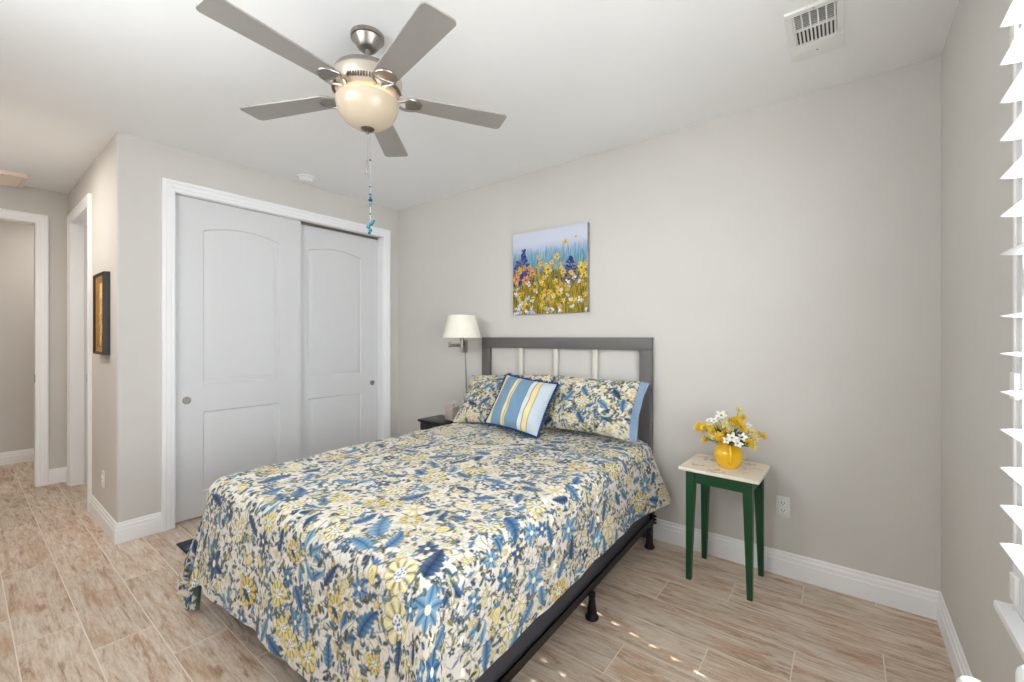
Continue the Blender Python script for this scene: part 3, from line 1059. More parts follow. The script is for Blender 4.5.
for k in range(6):
    x = -VX + 0.030 + k * 0.0284
    b.box(x - 0.003, x + 0.003, 0.027, 0.138, -0.0115, -0.009)
b.build('cross_fins', m_white, v, smooth=0)
for y in (0.012, 0.335):
    MB().lathe([(0.0, -0.0135), (0.003, -0.0135), (0.004, -0.012), (0.0, -0.012)], 12, Matrix.Translation((0, y, 0))).build('screw', m_dnickel, v)

s = thing('smoke_alarm', 'small round white smoke alarm on the ceiling in front of the closet', 'smoke alarm', (-3.64, 1.83, H))
MB().lathe([(0.0, -0.012), (0.068, -0.012), (0.072, -0.008), (0.072, 0)], 40).build('base', m_white, s)
MB().lathe([(0.0, -0.042), (0.020, -0.042), (0.044, -0.038), (0.054, -0.028), (0.058, -0.013), (0.0, -0.013)], 40).build('cover', m_white, s)
MB().lathe([(0.0, -0.0445), (0.008, -0.0445), (0.008, -0.042), (0.0, -0.042)], 16, Matrix.Translation((0.022, 0, 0.0015))).build('test_button', m_trim, s)

m_beige = mat('beige_vent_enamel', (226, 210, 194), 0.5, noise=0.02)
v = thing('return_air_vent', 'square beige-white air vent on the hall ceiling by the far doorway', 'air vent', (-5.645, 0.17, H))
b = MB()
b.box(-0.20, 0.20, -0.20, -0.175, -0.034, 0).box(-0.20, 0.20, 0.175, 0.20, -0.034, 0).box(-0.20, -0.175, -0.175, 0.175, -0.034, 0).box(0.175, 0.20, -0.175, 0.175, -0.034, 0)
b.build('vent_frame', m_beige, v, smooth=0)
b = MB()
for k in range(17):
    M = Matrix.Translation((-0.166 + k * 0.0207, 0, -0.022)) @ Matrix.Rotation(R(-38), 4, 'Y')
    b.box(-0.011, 0.011, -0.174, 0.174, -0.001, 0.001, 0, M)
b.build('fins', m_beige, v, smooth=0)

# unseen ceiling discs, added to light the hall and the room beyond
for nm, x, y, e, lb in (('hall', -4.35, -0.15, 14.0, 'unseen flush white ceiling disc light added in the hall'), ('beyond', -6.55, 0.9, 8.0, 'unseen flush white ceiling disc light added in the room past the hall doorway')):
    l = thing('added_ceiling_light', lb, 'added ceiling light', (x, y, H))
    MB().lathe([(0.0, -0.022), (0.075, -0.022), (0.09, -0.012), (0.095, 0.0)], 32).build('trim_ring', m_white, l)
    MB().lathe([(0.0, -0.026), (0.062, -0.0245), (0.070, -0.0225), (0.0, -0.0225)], 32).build('diffuser', m_bowl, l)
    lamp(nm + '_added_glow', 'AREA', (x, y, H - 0.032), (0, 0, 0), e, (1, 0.95, 0.87), shape='DISK', size=0.13)


# ------------------------------------------------------------------ small wall things
def wall_plate(name, label, loc, rotz, kind):
    t = thing(name, label, kind, loc, rotz)
    MB().box(-0.036, 0.036, -0.006, 0, -0.059, 0.059, 0.003).build('cover_plate', m_white, t)
    for z in (-0.021, 0.021):
        f = MB().box(-0.017, 0.017, -0.0085, -0.0062, z - 0.0145, z + 0.0145, 0.004).build('socket_face', m_trim, t)
        s_ = MB()
        s_.box(-0.0085, -0.0055, -0.0092, -0.0084, z - 0.003, z + 0.008).box(0.0055, 0.0085, -0.0092, -0.0084, z - 0.003, z + 0.008)
        s_.lathe([(0.0, 0.0), (0.0028, 0.0), (0.0028, 0.0008), (0.0, 0.0008)], 10, Matrix.Translation((0, -0.0084, z - 0.008)) @ Matrix.Rotation(R(90), 4, 'X'))
        s_.build('slots', m_slot, f, smooth=0)
    return t


wall_plate('wall_outlet', 'white electrical outlet low on the bed wall right of the green table', (-0.283, D, 0.395), 0, 'outlet')
wall_plate('wall_outlet', 'white electrical outlet low on the hall wall under the framed picture', (-4.24, YC, 0.345), 0, 'outlet')

# flower painting on the bed wall
PW_, PH_ = 0.70, 0.672
cv = Canvas(PW_, PH_, 0.0016, (150, 178, 206))
rng = random.Random(5)
yy = (np.arange(cv.ny) * cv.px)[:, None, None] / PH_
sky = lin((200, 204, 220)) * np.clip((yy - 0.62) / 0.24, 0, 1) + lin((104, 150, 184)) * (1 - np.clip((yy - 0.62) / 0.24, 0, 1))
base = sky * np.clip((yy - 0.45) / 0.2, 0, 1) + lin((150, 126, 34)) * (1 - np.clip((yy - 0.45) / 0.2, 0, 1))
cv.c[:] = base
for k in range(560):     # soft distant brush strokes
    x, y = rng.uniform(0, PW_), rng.uniform(0.42, 0.74) * PH_
    cv.dab(x, y, 0.004, rng.uniform(0.02, 0.06), rng.uniform(-0.15, 0.15), rng.choice(((78, 138, 176), (110, 160, 190), (60, 110, 150), (120, 150, 120), (140, 178, 206))), 0.5)
for k in range(2600):    # meadow grass
    x, y = rng.uniform(0, PW_), rng.uniform(0, 0.50) * PH_
    cv.dab(x, y, 0.0024, rng.uniform(0.015, 0.05), rng.uniform(-0.25, 0.25), rng.choice(((178, 150, 40), (150, 122, 28), (192, 168, 70), (108, 96, 30), (74, 72, 32), (166, 140, 30), (128, 120, 44), (88, 92, 50), (52, 52, 34))), 0.8)
for cx, hgt, n in ((0.16, 0.80, 150), (0.07, 0.66, 110), (0.22, 0.62, 60), (0.80, 0.64, 90), (0.74, 0.55, 30), (0.10, 0.5, 90)):   # blue spires
    for k in range(n):
        t = rng.random()
        y = (0.36 + (hgt - 0.36) * t) * PH_
        sp = 0.045 * (1 - t) + 0.006
        cv.dab(cx * PW_ + rng.gauss(0, sp), y, 0.010, 0.007, rng.uniform(0, 3), rng.choice(((44, 52, 128), (58, 70, 150), (30, 36, 92), (84, 84, 160), (40, 44, 70))), 0.9)
for k in range(40):      # stems
    x = rng.uniform(0, PW_)
    cv.dab(x, rng.uniform(0.3, 0.62) * PH_, 0.0018, rng.uniform(0.03, 0.08), rng.uniform(-0.2, 0.2), rng.choice(((70, 90, 50), (50, 80, 70), (96, 104, 40))), 0.85)


def bloom(x, y, r, c1, c2, n=7):
    for q in range(n):
        a = 2 * PI * q / n + x * 30
        cv.dab(x * PW_ + math.cos(a) * r * 0.55, y * PH_ + math.sin(a) * r * 0.5, r * 0.55, r * 0.26, a + rng.uniform(-.3, .3), c1 if q % 2 else c2, 0.9)
    cv.dab(x * PW_, y * PH_, r * 0.26, r * 0.24, 0, (120, 76, 20), 0.95)


for k in range(90):
    x, y = rng.random(), rng.uniform(0.02, 0.6)
    bloom(x, y, rng.uniform(0.010, 0.022), *rng.choice((((210, 170, 40), (226, 200, 96)), ((196, 150, 36), (220, 180, 70)), ((214, 190, 90), (228, 214, 140)))), 5)
for x, y, r in ((0.05, 0.44, 0.05), (0.19, 0.42, 0.05), (0.28, 0.50, 0.045), (0.07, 0.52, 0.035), (0.24, 0.56, 0.03), (0.17, 0.56, 0.025)):
    bloom(x, y, r * 0.8, (198, 128, 44), (214, 158, 86))
for x, y, r in ((0.50, 0.52, 0.055), (0.62, 0.66, 0.04), (0.38, 0.68, 0.03), (0.73, 0.82, 0.034), (0.86, 0.86, 0.018), (0.93, 0.50, 0.05), (0.70, 0.48, 0.04), (0.96, 0.42, 0.04), (0.55, 0.60, 0.03), (0.40, 0.60, 0.03), (0.80, 0.46, 0.03), (0.65, 0.24, 0.045), (0.15, 0.10, 0.04), (0.10, 0.24, 0.035), (0.45, 0.43, 0.03)):
    bloom(x, y, r * 0.72, (206, 168, 44), (218, 192, 92))
for k in range(46):
    x, y = rng.random(), rng.random() ** 1.4 * 0.40
    if k < 14:
        x = rng.uniform(0, 0.3)
    for q in range(4):
        cv.dab(x * PW_ + rng.gauss(0, 0.008), y * PH_ + rng.gauss(0, 0.008), 0.010, 0.008, rng.uniform(0, 3), rng.choice(((226, 226, 230), (186, 190, 206), (206, 206, 214), (150, 160, 190))), 0.95)
for k in range(60):
    cv.dab(rng.random() * PW_, rng.random() * 0.42 * PH_, 0.006, 0.004, 0, rng.choice(((84, 60, 24), (60, 62, 34), (110, 70, 30))), 0.9)
pt = thing('flower_painting', 'square unframed canvas painting of yellow and blue wildflowers above the bed', 'painting', (-1.872, D, 1.562), 0)
nx, ny = 300, 288
U, V = np.meshgrid(np.linspace(0, 1, nx), np.linspace(0, 1, ny))
P = np.stack([(U - 0.5) * PW_, np.full_like(U, -0.0365), V * PH_], -1)
grid_mesh('painted_face', P, m_paint, pt, cv.at(U * PW_, V * PH_))
m_canvas = mat('canvas_edge', (150, 150, 140), 0.8, noise=0.3, nscale=14)
MB().box(-PW_ / 2, PW_ / 2, -0.036, 0, 0, PH_, 0.002).build('canvas', m_canvas, pt)

# framed picture on the hall wall
fp = thing('framed_picture', 'dark wood framed picture with gilt inner edge on the hall wall', 'picture', (-4.200, YC, 1.248), 0)
FW, FH = 0.34, 0.580
b = MB()
PR = [(0, 0.012), (0.0, 0.030), (0.006, 0.036), (0.014, 0.040), (0.019, 0.036), (0.021, 0.0), (0.0, 0.0)]
inn = 0.021
a = FW / 2 - inn
path = [((-a, 0, inn), (-1, 0, -1)), ((-a, 0, FH - inn), (-1, 0, 1)), ((a, 0, FH - inn), (1, 0, 1)), ((a, 0, inn), (1, 0, -1)), ((-a, 0, inn), (-1, 0, -1))]
b.casing(PR, path, (0, -1, 0))
b.build('frame', m_frame, fp, smooth=0)
b = MB()
b.casing([(0, 0.0), (0, 0.015), (0.020, 0.024), (0.036, 0.0285), (0.036, 0.0)], [((-a + .035, 0, inn + .035), (-1, 0, -1)), ((-a + .035, 0, FH - inn - .035), (-1, 0, 1)), ((a - .035, 0, FH - inn - .035), (1, 0, 1)), ((a - .035, 0, inn + .035), (1, 0, -1)), ((-a + .035, 0, inn + .035), (-1, 0, -1))], (0, -1, 0))
b.build('gilt_slip', m_gold, fp, smooth=0)
cv2 = Canvas(0.48, 0.48, 0.003, (226, 196, 146))
for k in range(260):
    y = rng.random()
    cv2.dab(rng.random() * 0.48, y * 0.48, rng.uniform(0.01, 0.04), rng.uniform(0.006, 0.02), rng.uniform(-1, 1), rng.choice(((226, 190, 130), (190, 140, 60), (150, 104, 40), (214, 178, 120), (120, 96, 44)) if y < 0.75 else ((236, 206, 160), (230, 196, 140), (224, 186, 130))), 0.7)
U, V = np.meshgrid(np.linspace(0, 1, 120), np.linspace(0, 1, 120))
P = np.stack([(U - 0.5) * 0.229, np.full_like(U, -0.012), 0.062 + V * 0.456], -1)
grid_mesh('picture_print', P, m_paint, fp, cv2.at(U * 0.48, V * 0.48))

# ------------------------------------------------------------------ wall lamp
lp = thing('swing_arm_lamp', 'nickel swing-arm wall lamp with cream tapered shade left of the headboard', 'wall lamp', (-2.82, D, 1.285), 0)
MB().box(-0.036, 0.036, -0.018, 0, -0.058, 0.058, 0.005).build('wall_plate', m_nickel, lp)
SX, SY = 0.205, -0.25             # shade centre relative to the plate
b = MB()
b.tube([(0, -0.018, 0.02), (0, -0.045, 0.02)], 0.012, 12)
b.tube([(0, -0.045, -0.045), (0, -0.045, 0.045)], 0.009, 12)
b.tube([(0, -0.045, 0.022), (-0.055, -0.145, 0.022)], 0.0065, 10)
b.tube([(0, -0.045, 0.004), (-0.055, -0.145, 0.004)], 0.0065, 10)
b.lathe([(0.0, -0.012), (0.011, -0.012), (0.011, 0.040), (0.0, 0.040)], 14, Matrix.Translation((-0.055, -0.145, 0)))
b.tube([(-0.055, -0.145, 0.013), (SX, SY, 0.013)], 0.007, 10)
b.lathe([(0.0, -0.01), (0.012, -0.01), (0.014, 0.02), (0.012, 0.045), (0.0, 0.045)], 16, Matrix.Translation((SX, SY, 0.0)))
b.build('swing_arm', m_nickel, lp)
MB().lathe([(0.0, 0.045), (0.017, 0.046), (0.017, 0.105), (0.0, 0.105)], 18, Matrix.Translation((SX, SY, 0))).build('socket', m_nickel, lp)
MB().lathe([(0.0, 0.105), (0.014, 0.108), (0.018, 0.125), (0.030, 0.155), (0.030, 0.170), (0.018, 0.192), (0.0, 0.198)], 20, Matrix.Translation((SX, SY, 0))).build('bulb', m_white, lp)
zb, ztp = 0.083, 0.275
MB().lathe([(0.163, zb), (0.165, zb), (0.118, ztp), (0.116, ztp), (0.163, zb)], 56, Matrix.Translation((SX, SY, 0)), cap=False).build('lamp_shade', m_shade, lp)
b = MB()
b.tube([(0.010, -0.006, -0.060), (0.022, -0.008, -0.30), (0.028, -0.008, -0.62), (0.035, -0.012, -0.72)], 0.004, 8)
b.build('cord_cover', mat('grey_cord_cover', (150, 146, 142), 0.5), lp)

# ------------------------------------------------------------------ nightstand and tissue box left of the bed
ns = thing('nightstand', 'small black nightstand between the bed and the closet', 'nightstand', (-2.885, 2.735, 0), 0)
MB().box(-0.215, 0.135, -0.145, 0.145, 0.60, 0.622, 0.003).build('table_top', m_black, ns)
MB().box(-0.195, 0.12, -0.13, 0.13, 0.44, 0.5995, 0.002).build('drawer_box', m_black, ns)
MB().box(-0.18, 0.105, -0.142, -0.1305, 0.455, 0.585, 0.002).build('drawer', m_black, ns)
for sx in (-0.185, 0.11):
    for sy in (-0.12, 0.12):
        MB().box(sx - 0.016, sx + 0.016, sy - 0.016, sy + 0.016, 0, 0.4395, 0.002).build('leg', m_black, ns)
tb = thing('tissue_box', 'pinkish tissue box on the black nightstand behind the pillow', 'tissue box', (-2.815, 2.775, 0.6235), R(-10))
MB().box(-0.06, 0.06, -0.06, 0.06, 0, 0.125, 0.004).build('carton', m_tissue, tb)
b = MB()
for q in range(5):
    a = q * 1.25
    b.prism([(-0.03, 0), (0.03, 0), (0.018, 0.032), (-0.004, 0.042), (-0.022, 0.028)], -0.001, 0.001, Matrix.Translation((0.006 * math.cos(a), 0.006 * math.sin(a), 0.122)) @ Matrix.Rotation(a, 4, 'Z') @ Matrix.Rotation(R(82 - 8 * (q % 2)), 4, 'X'))
b.build('tissue', m_paper, tb)

# ------------------------------------------------------------------ rug
cvr = Canvas(0.80, 1.25, 0.006, (24, 38, 56))
for k in range(160):
    cvr.leaf(rng.random() * 0.8, rng.random() * 1.25, rng.uniform(0.05, 0.12), rng.uniform(0.012, 0.03), rng.uniform(0, 6.28), *rng.choice((((22, 40, 66), (60, 90, 120), (20, 30, 50)), ((64, 96, 124), (96, 128, 150), (30, 50, 70)))))
U, V = np.meshgrid(np.linspace(0, 1, 135), np.linspace(0, 1, 210))
hgt = 0.012 * (1 - np.maximum(np.abs(2 * U - 1) ** 40, np.abs(2 * V - 1) ** 60)) + 0.002
P = np.stack([U * 0.80, V * 1.25, hgt + 0.0006 * np.sin(U * 300) * np.sin(V * 410)], -1)
rug = grid_mesh('rug', P, m_print, None, cvr.at(U * 0.8, V * 1.25))
rug.location = (-3.50, 0.89, 0.0005)
tag(rug, 'navy patterned rug on the floor between the bed and the closet', 'rug')

# ------------------------------------------------------------------ bed
BROT = R(2.0)
bed = thing('bed', 'black metal bed frame with a grey slatted headboard against the wall', 'bed', (-1.802, 2.865, 0), BROT)
hb = MB()
HW, HT = 0.769, 1.370
hb.box(-HW, -HW + 0.088, 0.0, 0.034, 0.0, HT - 0.089, 0.003).box(HW - 0.088, HW, 0.0, 0.034, 0.0, HT - 0.089, 0.003)
hb.box(-HW, HW, 0.0, 0.034, HT - 0.088, HT, 0.003).box(-HW + 0.0885, HW - 0.0885, 0.002, 0.032, 0.56, 0.65, 0.003)
hbo = hb.build('headboard', m_grey, bed)
hbo.rotation_euler = (0, 0, -BROT)
hbo.location = (0, 0.016, 0)
for k in (-1, 0, 1):
    o = MB().box(k * 0.341 - 0.020, k * 0.341 + 0.020, 0.006, 0.028, 0.6505, HT - 0.0885, 0.003).build('slat', m_slat, hbo)
for s in (-1, 1):
    b = MB()
    b.box(s * 0.765 - 0.018, s * 0.765 + 0.018, -2.03, -0.035, 0.124, 0.128)
    b.box(s * 0.783 - 0.002, s * 0.783 + 0.002, -2.03, -0.035, 0.124, 0.163)
    b.build('side_rail', m_blackframe, bed, smooth=0)
    b = MB()
    for q in range(3):
        b.box(s * 0.783 - 0.022, s * 0.783 + 0.022, -0.034, -0.024, 0.125 + q * 0.022, 0.135 + q * 0.022)
    b.box(s * 0.783 - 0.003, s * 0.783 + 0.003, -0.05, 0.0, 0.115, 0.195)
    b.build('headboard_bracket', m_blackframe, bed, smooth=0)
    for y in (-0.125, -0.99, -1.86):
        M = Matrix.Translation((s * 0.790, y, 0))
        b = MB().lathe([(0.0, 0.0), (0.031, 0.0), (0.033, 0.006), (0.030, 0.014), (0.024, 0.022), (0.022, 0.045), (0.017, 0.085), (0.014, 0.105), (0.018, 0.108), (0.018, 0.123), (0.0, 0.123)], 24, M)
        b.build('foot', m_blackframe, bed)
for y in (-0.13, -0.99, -1.86):
    MB().box(-0.745, 0.745, y - 0.016, y + 0.016, 0.1235, 0.1275).build('cross_bar', m_blackframe, bed, smooth=0)

bx = MB().box(-0.765, 0.765, -2.035, -0.04, 0.130, 0.390, 0.02, None, 3).build('box_spring', m_ticking)
bx.location, bx.rotation_euler = bed.location, bed.rotation_euler
tag(bx, 'charcoal fabric box spring on the black bed frame, under the bedspread', 'box spring')
mt = MB().box(-0.765, 0.765, -2.035, -0.04, 0.392, 0.655, 0.05, None, 4).build('mattress', m_mattress)
mt.location, mt.rotation_euler = bed.location, bed.rotation_euler
tag(mt, 'white mattress under the floral bedspread', 'mattress')

# bedspread
ZT, HWD, Y0, LT, DROP = 0.676, 0.795, -0.075, 2.02, 0.485
RR = 0.085


def cloth(a, bq, off=0.0):
    """cloth coordinates (a across, bq from the head end) -> bed-local points"""
    dropv = DROP
    da = np.maximum(np.abs(a) - HWD + RR, 0)
    db = np.maximum(bq - LT + RR, 0)
    da = np.where(a > 0, da * 0.81, da)
    d = np.hypot(da, db)
    dd = np.where(d < 1e-9, 1.0, d)
    ux, uy = np.where(d > 0, da / dd, 0) * np.sign(a), np.where(d > 0, db / dd, 0)
    bx_ = np.clip(a, -(HWD - RR), HWD - RR)
    by_ = np.minimum(bq, LT - RR)
    q = RR * PI / 2
    th = np.minimum(d, q) / RR
    e = np.maximum(d - q, 0)
    phi = np.arctan2(db, da)                   # 0 on the sides, pi/2 at the foot
    corner = np.sin(2 * phi) ** 2
    right = np.clip(a / HWD, 0, 1)
    left = np.clip(-a / HWD, 0, 1)
    head = np.clip(1 - bq / 0.42, 0, 1)
    flare = 0.10 - 0.05 * np.clip(a / HWD, 0, 1) * np.cos(phi) ** 2 + 0.05 * corner + 0.34 * head ** 1.8 * right + 0.26 * left * np.exp(-((phi - 0.35) / 0.34) ** 2)
    s = bq * (np.cos(phi) ** 2) + a * (np.sin(phi) ** 2)
    wave = 0.030 * np.sin(s * 11.0 + 1.0) + 0.022 * np.sin(s * 23.0 + 2.0) + 0.010 * np.sin(s * 47.0)
    wave = wave * (0.6 - 0.25 * right)
    wave = wave + corner * (0.07 * np.sin(phi * 6.0 - 0.8) * left + 0.07 * np.sin(phi * 9.0 + 0.6) * right)
    flare = np.clip(flare + wave * np.clip(e / 0.25, 0, 1), 0.0, 0.8)
    out = RR * np.sin(th) + e * flare
    down = RR * (1 - np.cos(th)) + e * np.sqrt(1 - flare ** 2)
    x = bx_ + ux * out
    y = -(by_ + uy * out)
    top = (d < 1e-9)
    rip = 0.0045 * np.sin(a * 9 + bq * 4) * np.sin(bq * 7 - a * 3) + 0.003 * np.sin(a * 23 + 1.3 * np.sin(bq * 11)) * np.sin(bq * 19) \
        + 0.0022 * np.sin(bq * 52 + 3 * np.sin(a * 6)) * np.sin(a * 5 + 1) + 0.0012 * np.sin(a * 70 + bq * 30) * np.sin(bq * 64 - a * 20)
    z = ZT - down + rip * (0.35 + 0.65 * np.exp(-e * 4)) + 0.010 * np.exp(-((np.abs(a) - 0) / 0.6) ** 2)
    pillowrise = 0.0
    x = x + 0.4 * rip * np.abs(ux)
    y = y - 0.4 * rip * uy
    z = np.maximum(z, 0.028)
    # inward offset for the lining
    if off:
        z = z - off * np.cos(th) - 0.0
        x = x - ux * off * np.sin(th)
        y = y + uy * off * np.sin(th)
    return np.stack([x, y + Y0, z], -1)


CA, CB = HWD - RR + RR * PI / 2 + DROP - 0.075, LT - RR + RR * PI / 2 + DROP - 0.075
cvb = Canvas(2 * CA, CB, 0.0020, (216, 210, 199))
FIXED = [('flower', 1.955, 2.126, 0.074, 2.8), ('star', 2.103, 2.018, 0.08, 2.98), ('lobe', 1.8, 2.175, 0.058, -1.27), ('flower', 1.863, 2.277, 0.03, -0.38), ('lobe', 1.986, 1.904, 0.071, -1.91), ('pod', 1.81, 2.035, 0.054, -1.78), ('dark', 2.111, 2.161, 0.037, -2.36), ('star', 2.298, 2.093, 0.08, 2.88), ('tulip', 2.128, 1.902, 0.039, 0.07), ('star', 2.214, 1.643, 0.051, 0.93), ('pod', 2.334, 1.693, 0.062, -2.96), ('lobe', 2.451, 1.745, 0.054, -0.15), ('star', 2.32, 1.456, 0.07, 2.65), ('star', 2.395, 0.896, 0.08, 2.34), ('star', 2.443, 0.422, 0.08, 2.39), ('lobe', 1.966, 0.91, 0.04, 0.13), ('lobe', 2.044, 1.072, 0.059, 0.13), ('lobe', 2.012, 0.488, 0.042, -0.93), ('pale', 1.977, 1.155, 0.059, -0.85), ('flower', 2.39, 0.298, 0.08, -1.24), ('flower', 2.044, 0.24, 0.08, -1.24), ('star', 2.292, 0.215, 0.08, -1.8), ('star', 2.209, 1.169, 0.073, 3.1), ('flower', 2.479, 0.946, 0.067, -1.14), ('pale', 2.379, 0.753, 0.08, -1.22), ('pflower', 1.96, 1.618, 0.05, -0.58), ('lobe', 1.825, 1.627, 0.035, -0.65), ('lobe', 1.637, 1.387, 0.037, -0.36), ('lobe', 1.962, 1.401, 0.044, -1.1), ('lobe', 2.037, 1.526, 0.07, 0.02), ('lobe', 1.821, 1.139, 0.042, -0.32), ('leaf', 2.066, 1.647, 0.032, -0.04), ('star', 2.103, 1.461, 0.054, -2.77), ('pale', 1.76, 1.527, 0.04, -0.98), ('lobe', 1.645, 1.872, 0.075, -2.61), ('pale', 1.643, 1.687, 0.055, -0.78), ('lobe', 1.535, 1.605, 0.061, -0.89), ('lobe', 1.203, 1.588, 0.046, -1.31), ('lobe', 1.249, 1.704, 0.043, -0.51), ('pflower', 1.531, 1.966, 0.041, -0.34), ('lobe', 1.089, 1.844, 0.069, -2.16), ('lobe', 0.94, 1.905, 0.052, -1.88), ('dark', 1.028, 2.08, 0.056, 0.51), ('dark', 1.266, 2.083, 0.043, 1.57), ('oflower', 1.358, 2.095, 0.039, 1.43), ('flower', 0.892, 2.142, 0.047, 1.21), ('flower', 1.28, 2.269, 0.05, 1.23), ('star', 1.333, 2.197, 0.036, -1.73), ('oflower', 1.021, 2.346, 0.061, 1.43), ('pod', 1.102, 2.206, 0.047, 0.86), ('dark', 1.591, 2.102, 0.052, -1.07), ('oflower', 1.64, 2.197, 0.047, 1.45), ('lobe', 1.615, 2.354, 0.045, -1.69), ('flower', 1.511, 2.404, 0.053, 1.46), ('flower', 1.336, 2.374, 0.042, -0.4), ('dark', 0.548, 2.261, 0.051, -1.17), ('star', 0.711, 2.324, 0.08, 2.79), ('flower', 0.429, 2.467, 0.08, -0.17), ('lobe', 0.789, 1.821, 0.075, -1.57), ('lobe', 0.58, 1.915, 0.033, -1.73)]
jacobean(cvb, 11, FIXED, 1.15)
na, nb = int(2 * CA / 0.0038), int(CB / 0.0038)
A_, B_ = np.meshgrid(np.linspace(-CA, CA, na), np.linspace(0, CB, nb))
# scalloped hem
sp = thing('bedspread', 'quilted cream bedspread printed with blue and yellow flowers and leaves', 'bedspread', bed.location, BROT)
grid_mesh('printed_cover', cloth(A_, B_)[:, ::-1], m_print, sp, cvb.at(A_ + CA, B_)[:, ::-1])
A2, B2 = np.meshgrid(np.linspace(-CA, CA, 240), np.linspace(0, CB, 240))
rim = np.clip(np.minimum(np.minimum(A2 + CA, CA - A2), np.minimum(CB - B2, B2)) / 0.02, 0, 1)
grid_mesh('lining', cloth(A2, B2, 0.0) * (1 - rim[..., None]) + cloth(A2, B2, 0.008) * rim[..., None], m_lining, sp)


# ------------------------------------------------------------------ pillows
def pillow_points(w_, h_, t_, n=90, pinch=0.05, seed=1, flange=0.0):
    u = np.linspace(-1, 1, n)
    U, V = np.meshgrid(u, u)
    X = U * w_ / 2 * (1 - pinch * (1 - V ** 2) * np.abs(U) ** 3)
    Z = V * h_ / 2 * (1 - pinch * 1.1 * (1 - U ** 2) * np.abs(V) ** 3)
    prof = np.clip((1 - np.abs(U) ** 2.6), 0, 1) ** 0.55 * np.clip((1 - np.abs(V) ** 2.6), 0, 1) ** 0.55
    rp = 0.006 * np.sin(U * 5 + seed) * np.sin(V * 6 + seed * 2) + 0.003 * np.sin(U * 14 + V * 9 + seed)
    Th = t_ / 2 * prof + rp * prof
    return U, V, np.stack([X, -Th, Z], -1), np.stack([X, Th * 0.7, Z], -1)


def make_pillow(t, part, w_, h_, t_, canvas, m, seed, pinch=0.05, n=110):
    U, V, F, Bk = pillow_points(w_, h_, t_, n, pinch, seed)
    ring = np.concatenate([F, Bk[:, ::-1]], 1)
    cu = np.concatenate([(U + 1) / 2 * canvas.w, ((U + 1) / 2 * canvas.w)[:, ::-1]], 1)
    cw = np.concatenate([(V + 1) / 2 * canvas.h, ((V + 1) / 2 * canvas.h)[:, ::-1]], 1)
    return grid_mesh(part, ring, m, t, canvas.at(cu, cw))


for nm, loc, rot, w_, h_, seed, lb in (
        ('pillow', (-2.150, 2.665, 0.880), (R(-38), R(-3), R(6)), 0.82, 0.46, 3, 'floral pillow sham behind the striped cushion, nearer the wall lamp'),
        ('pillow', (-1.400, 2.690, 0.902), (R(-29), R(1), R(1)), 0.655, 0.415, 8, 'floral pillow sham with a blue side border, nearer the green table')):
    t = thing(nm, lb, 'pillow', loc, 0, 'floral pillow shams on the bed')
    t.rotation_euler = rot
    c_ = Canvas(w_, h_, 0.0025, (222, 214, 196))
    jacobean(c_, seed, (), 1.7, 0.85)
    make_pillow(t, 'sham', w_, h_, 0.21, c_, m_print, seed, 0.07)
    if seed == 8:
        U, V = np.meshgrid(np.linspace(0, 1, 16), np.linspace(-1, 1, 60))
        X = w_ / 2 * (1 - 0.07 * (1 - V ** 2)) + (U * 0.062) - 0.012
        Zz = V * h_ / 2 * (1.0 - 0.04 * U)
        Yy = 0.004 * np.sin(V * 9) * U + 0.006
        F = np.stack([X, Yy - 0.004 * (1 - U ** 4) - 0.001, Zz], -1)
        Bk = np.stack([X, Yy + 0.004 * (1 - U ** 4) + 0.001, Zz], -1)
        grid_mesh('flange', np.concatenate([F, Bk[:, ::-1]], 1), m_band, t)

cvs = Canvas(0.44, 0.40, 0.002, (112, 146, 174))
xs = (np.arange(cvs.nx) * cvs.px / 0.44 - 0.5) / 0.93 + 0.5
STR = [(-.2, .03, (210, 204, 186)), (.03, .075, (222, 206, 160)), (.075, .085, (120, 110, 96)), (.285, .295, (140, 126, 90)), (.295, .345, (222, 208, 164)), (.345, .355, (130, 116, 84)), (.355, .385, (206, 196, 160)),
       (.385, .392, (120, 116, 100)), (.63, .64, (92, 92, 92)), (.64, .715, (206, 212, 214)), (.715, .725, (96, 88, 70)), (.725, .735, (220, 206, 160)), (.735, .82, (224, 206, 150)), (.82, .832, (84, 78, 64)), (.832, 1.2, (188, 198, 207))]
for a, b_, c_ in STR:
    cvs.c[:, (xs >= a) & (xs < b_)] = lin(c_)
cu = thing('cushion', 'blue and cream striped cushion with navy fringe leaning on the pillows', 'cushion', (-1.828, 2.468, 0.896), 0)
cu.rotation_euler = (R(-33), R(6), R(3))
make_pillow(cu, 'striped_cover', 0.44, 0.40, 0.15, cvs, m_print, 5, 0.06)
fr = MB()
rng = random.Random(9)
n_ = 90
edge = []
for k in range(n_):
    s_ = -1 + 2 * k / n_
    edge += [(s_, -1, 0, -1), (1, s_, 1, 0), (-s_, 1, 0, 1), (-1, -s_, -1, 0)]
for u_, v_, ox, oz in edge:
    x = u_ * 0.22 * (1 - 0.06 * (1 - v_ ** 2) * abs(u_) ** 3)
    z = v_ * 0.20 * (1 - 0.066 * (1 - u_ ** 2) * abs(v_) ** 3)
    L_ = rng.uniform(0.013, 0.021)
    p0 = Vector((x - ox * 0.002, 0, z - oz * 0.002))
    p1 = p0 + Vector((ox * L_ + rng.uniform(-.006, .006), rng.uniform(-.008, .006), oz * L_ + rng.uniform(-.006, .006)))
    fr.tube([p0, p1], [0.0058, 0.0036], 5)
fr.build('fringe', m_navy, cu)

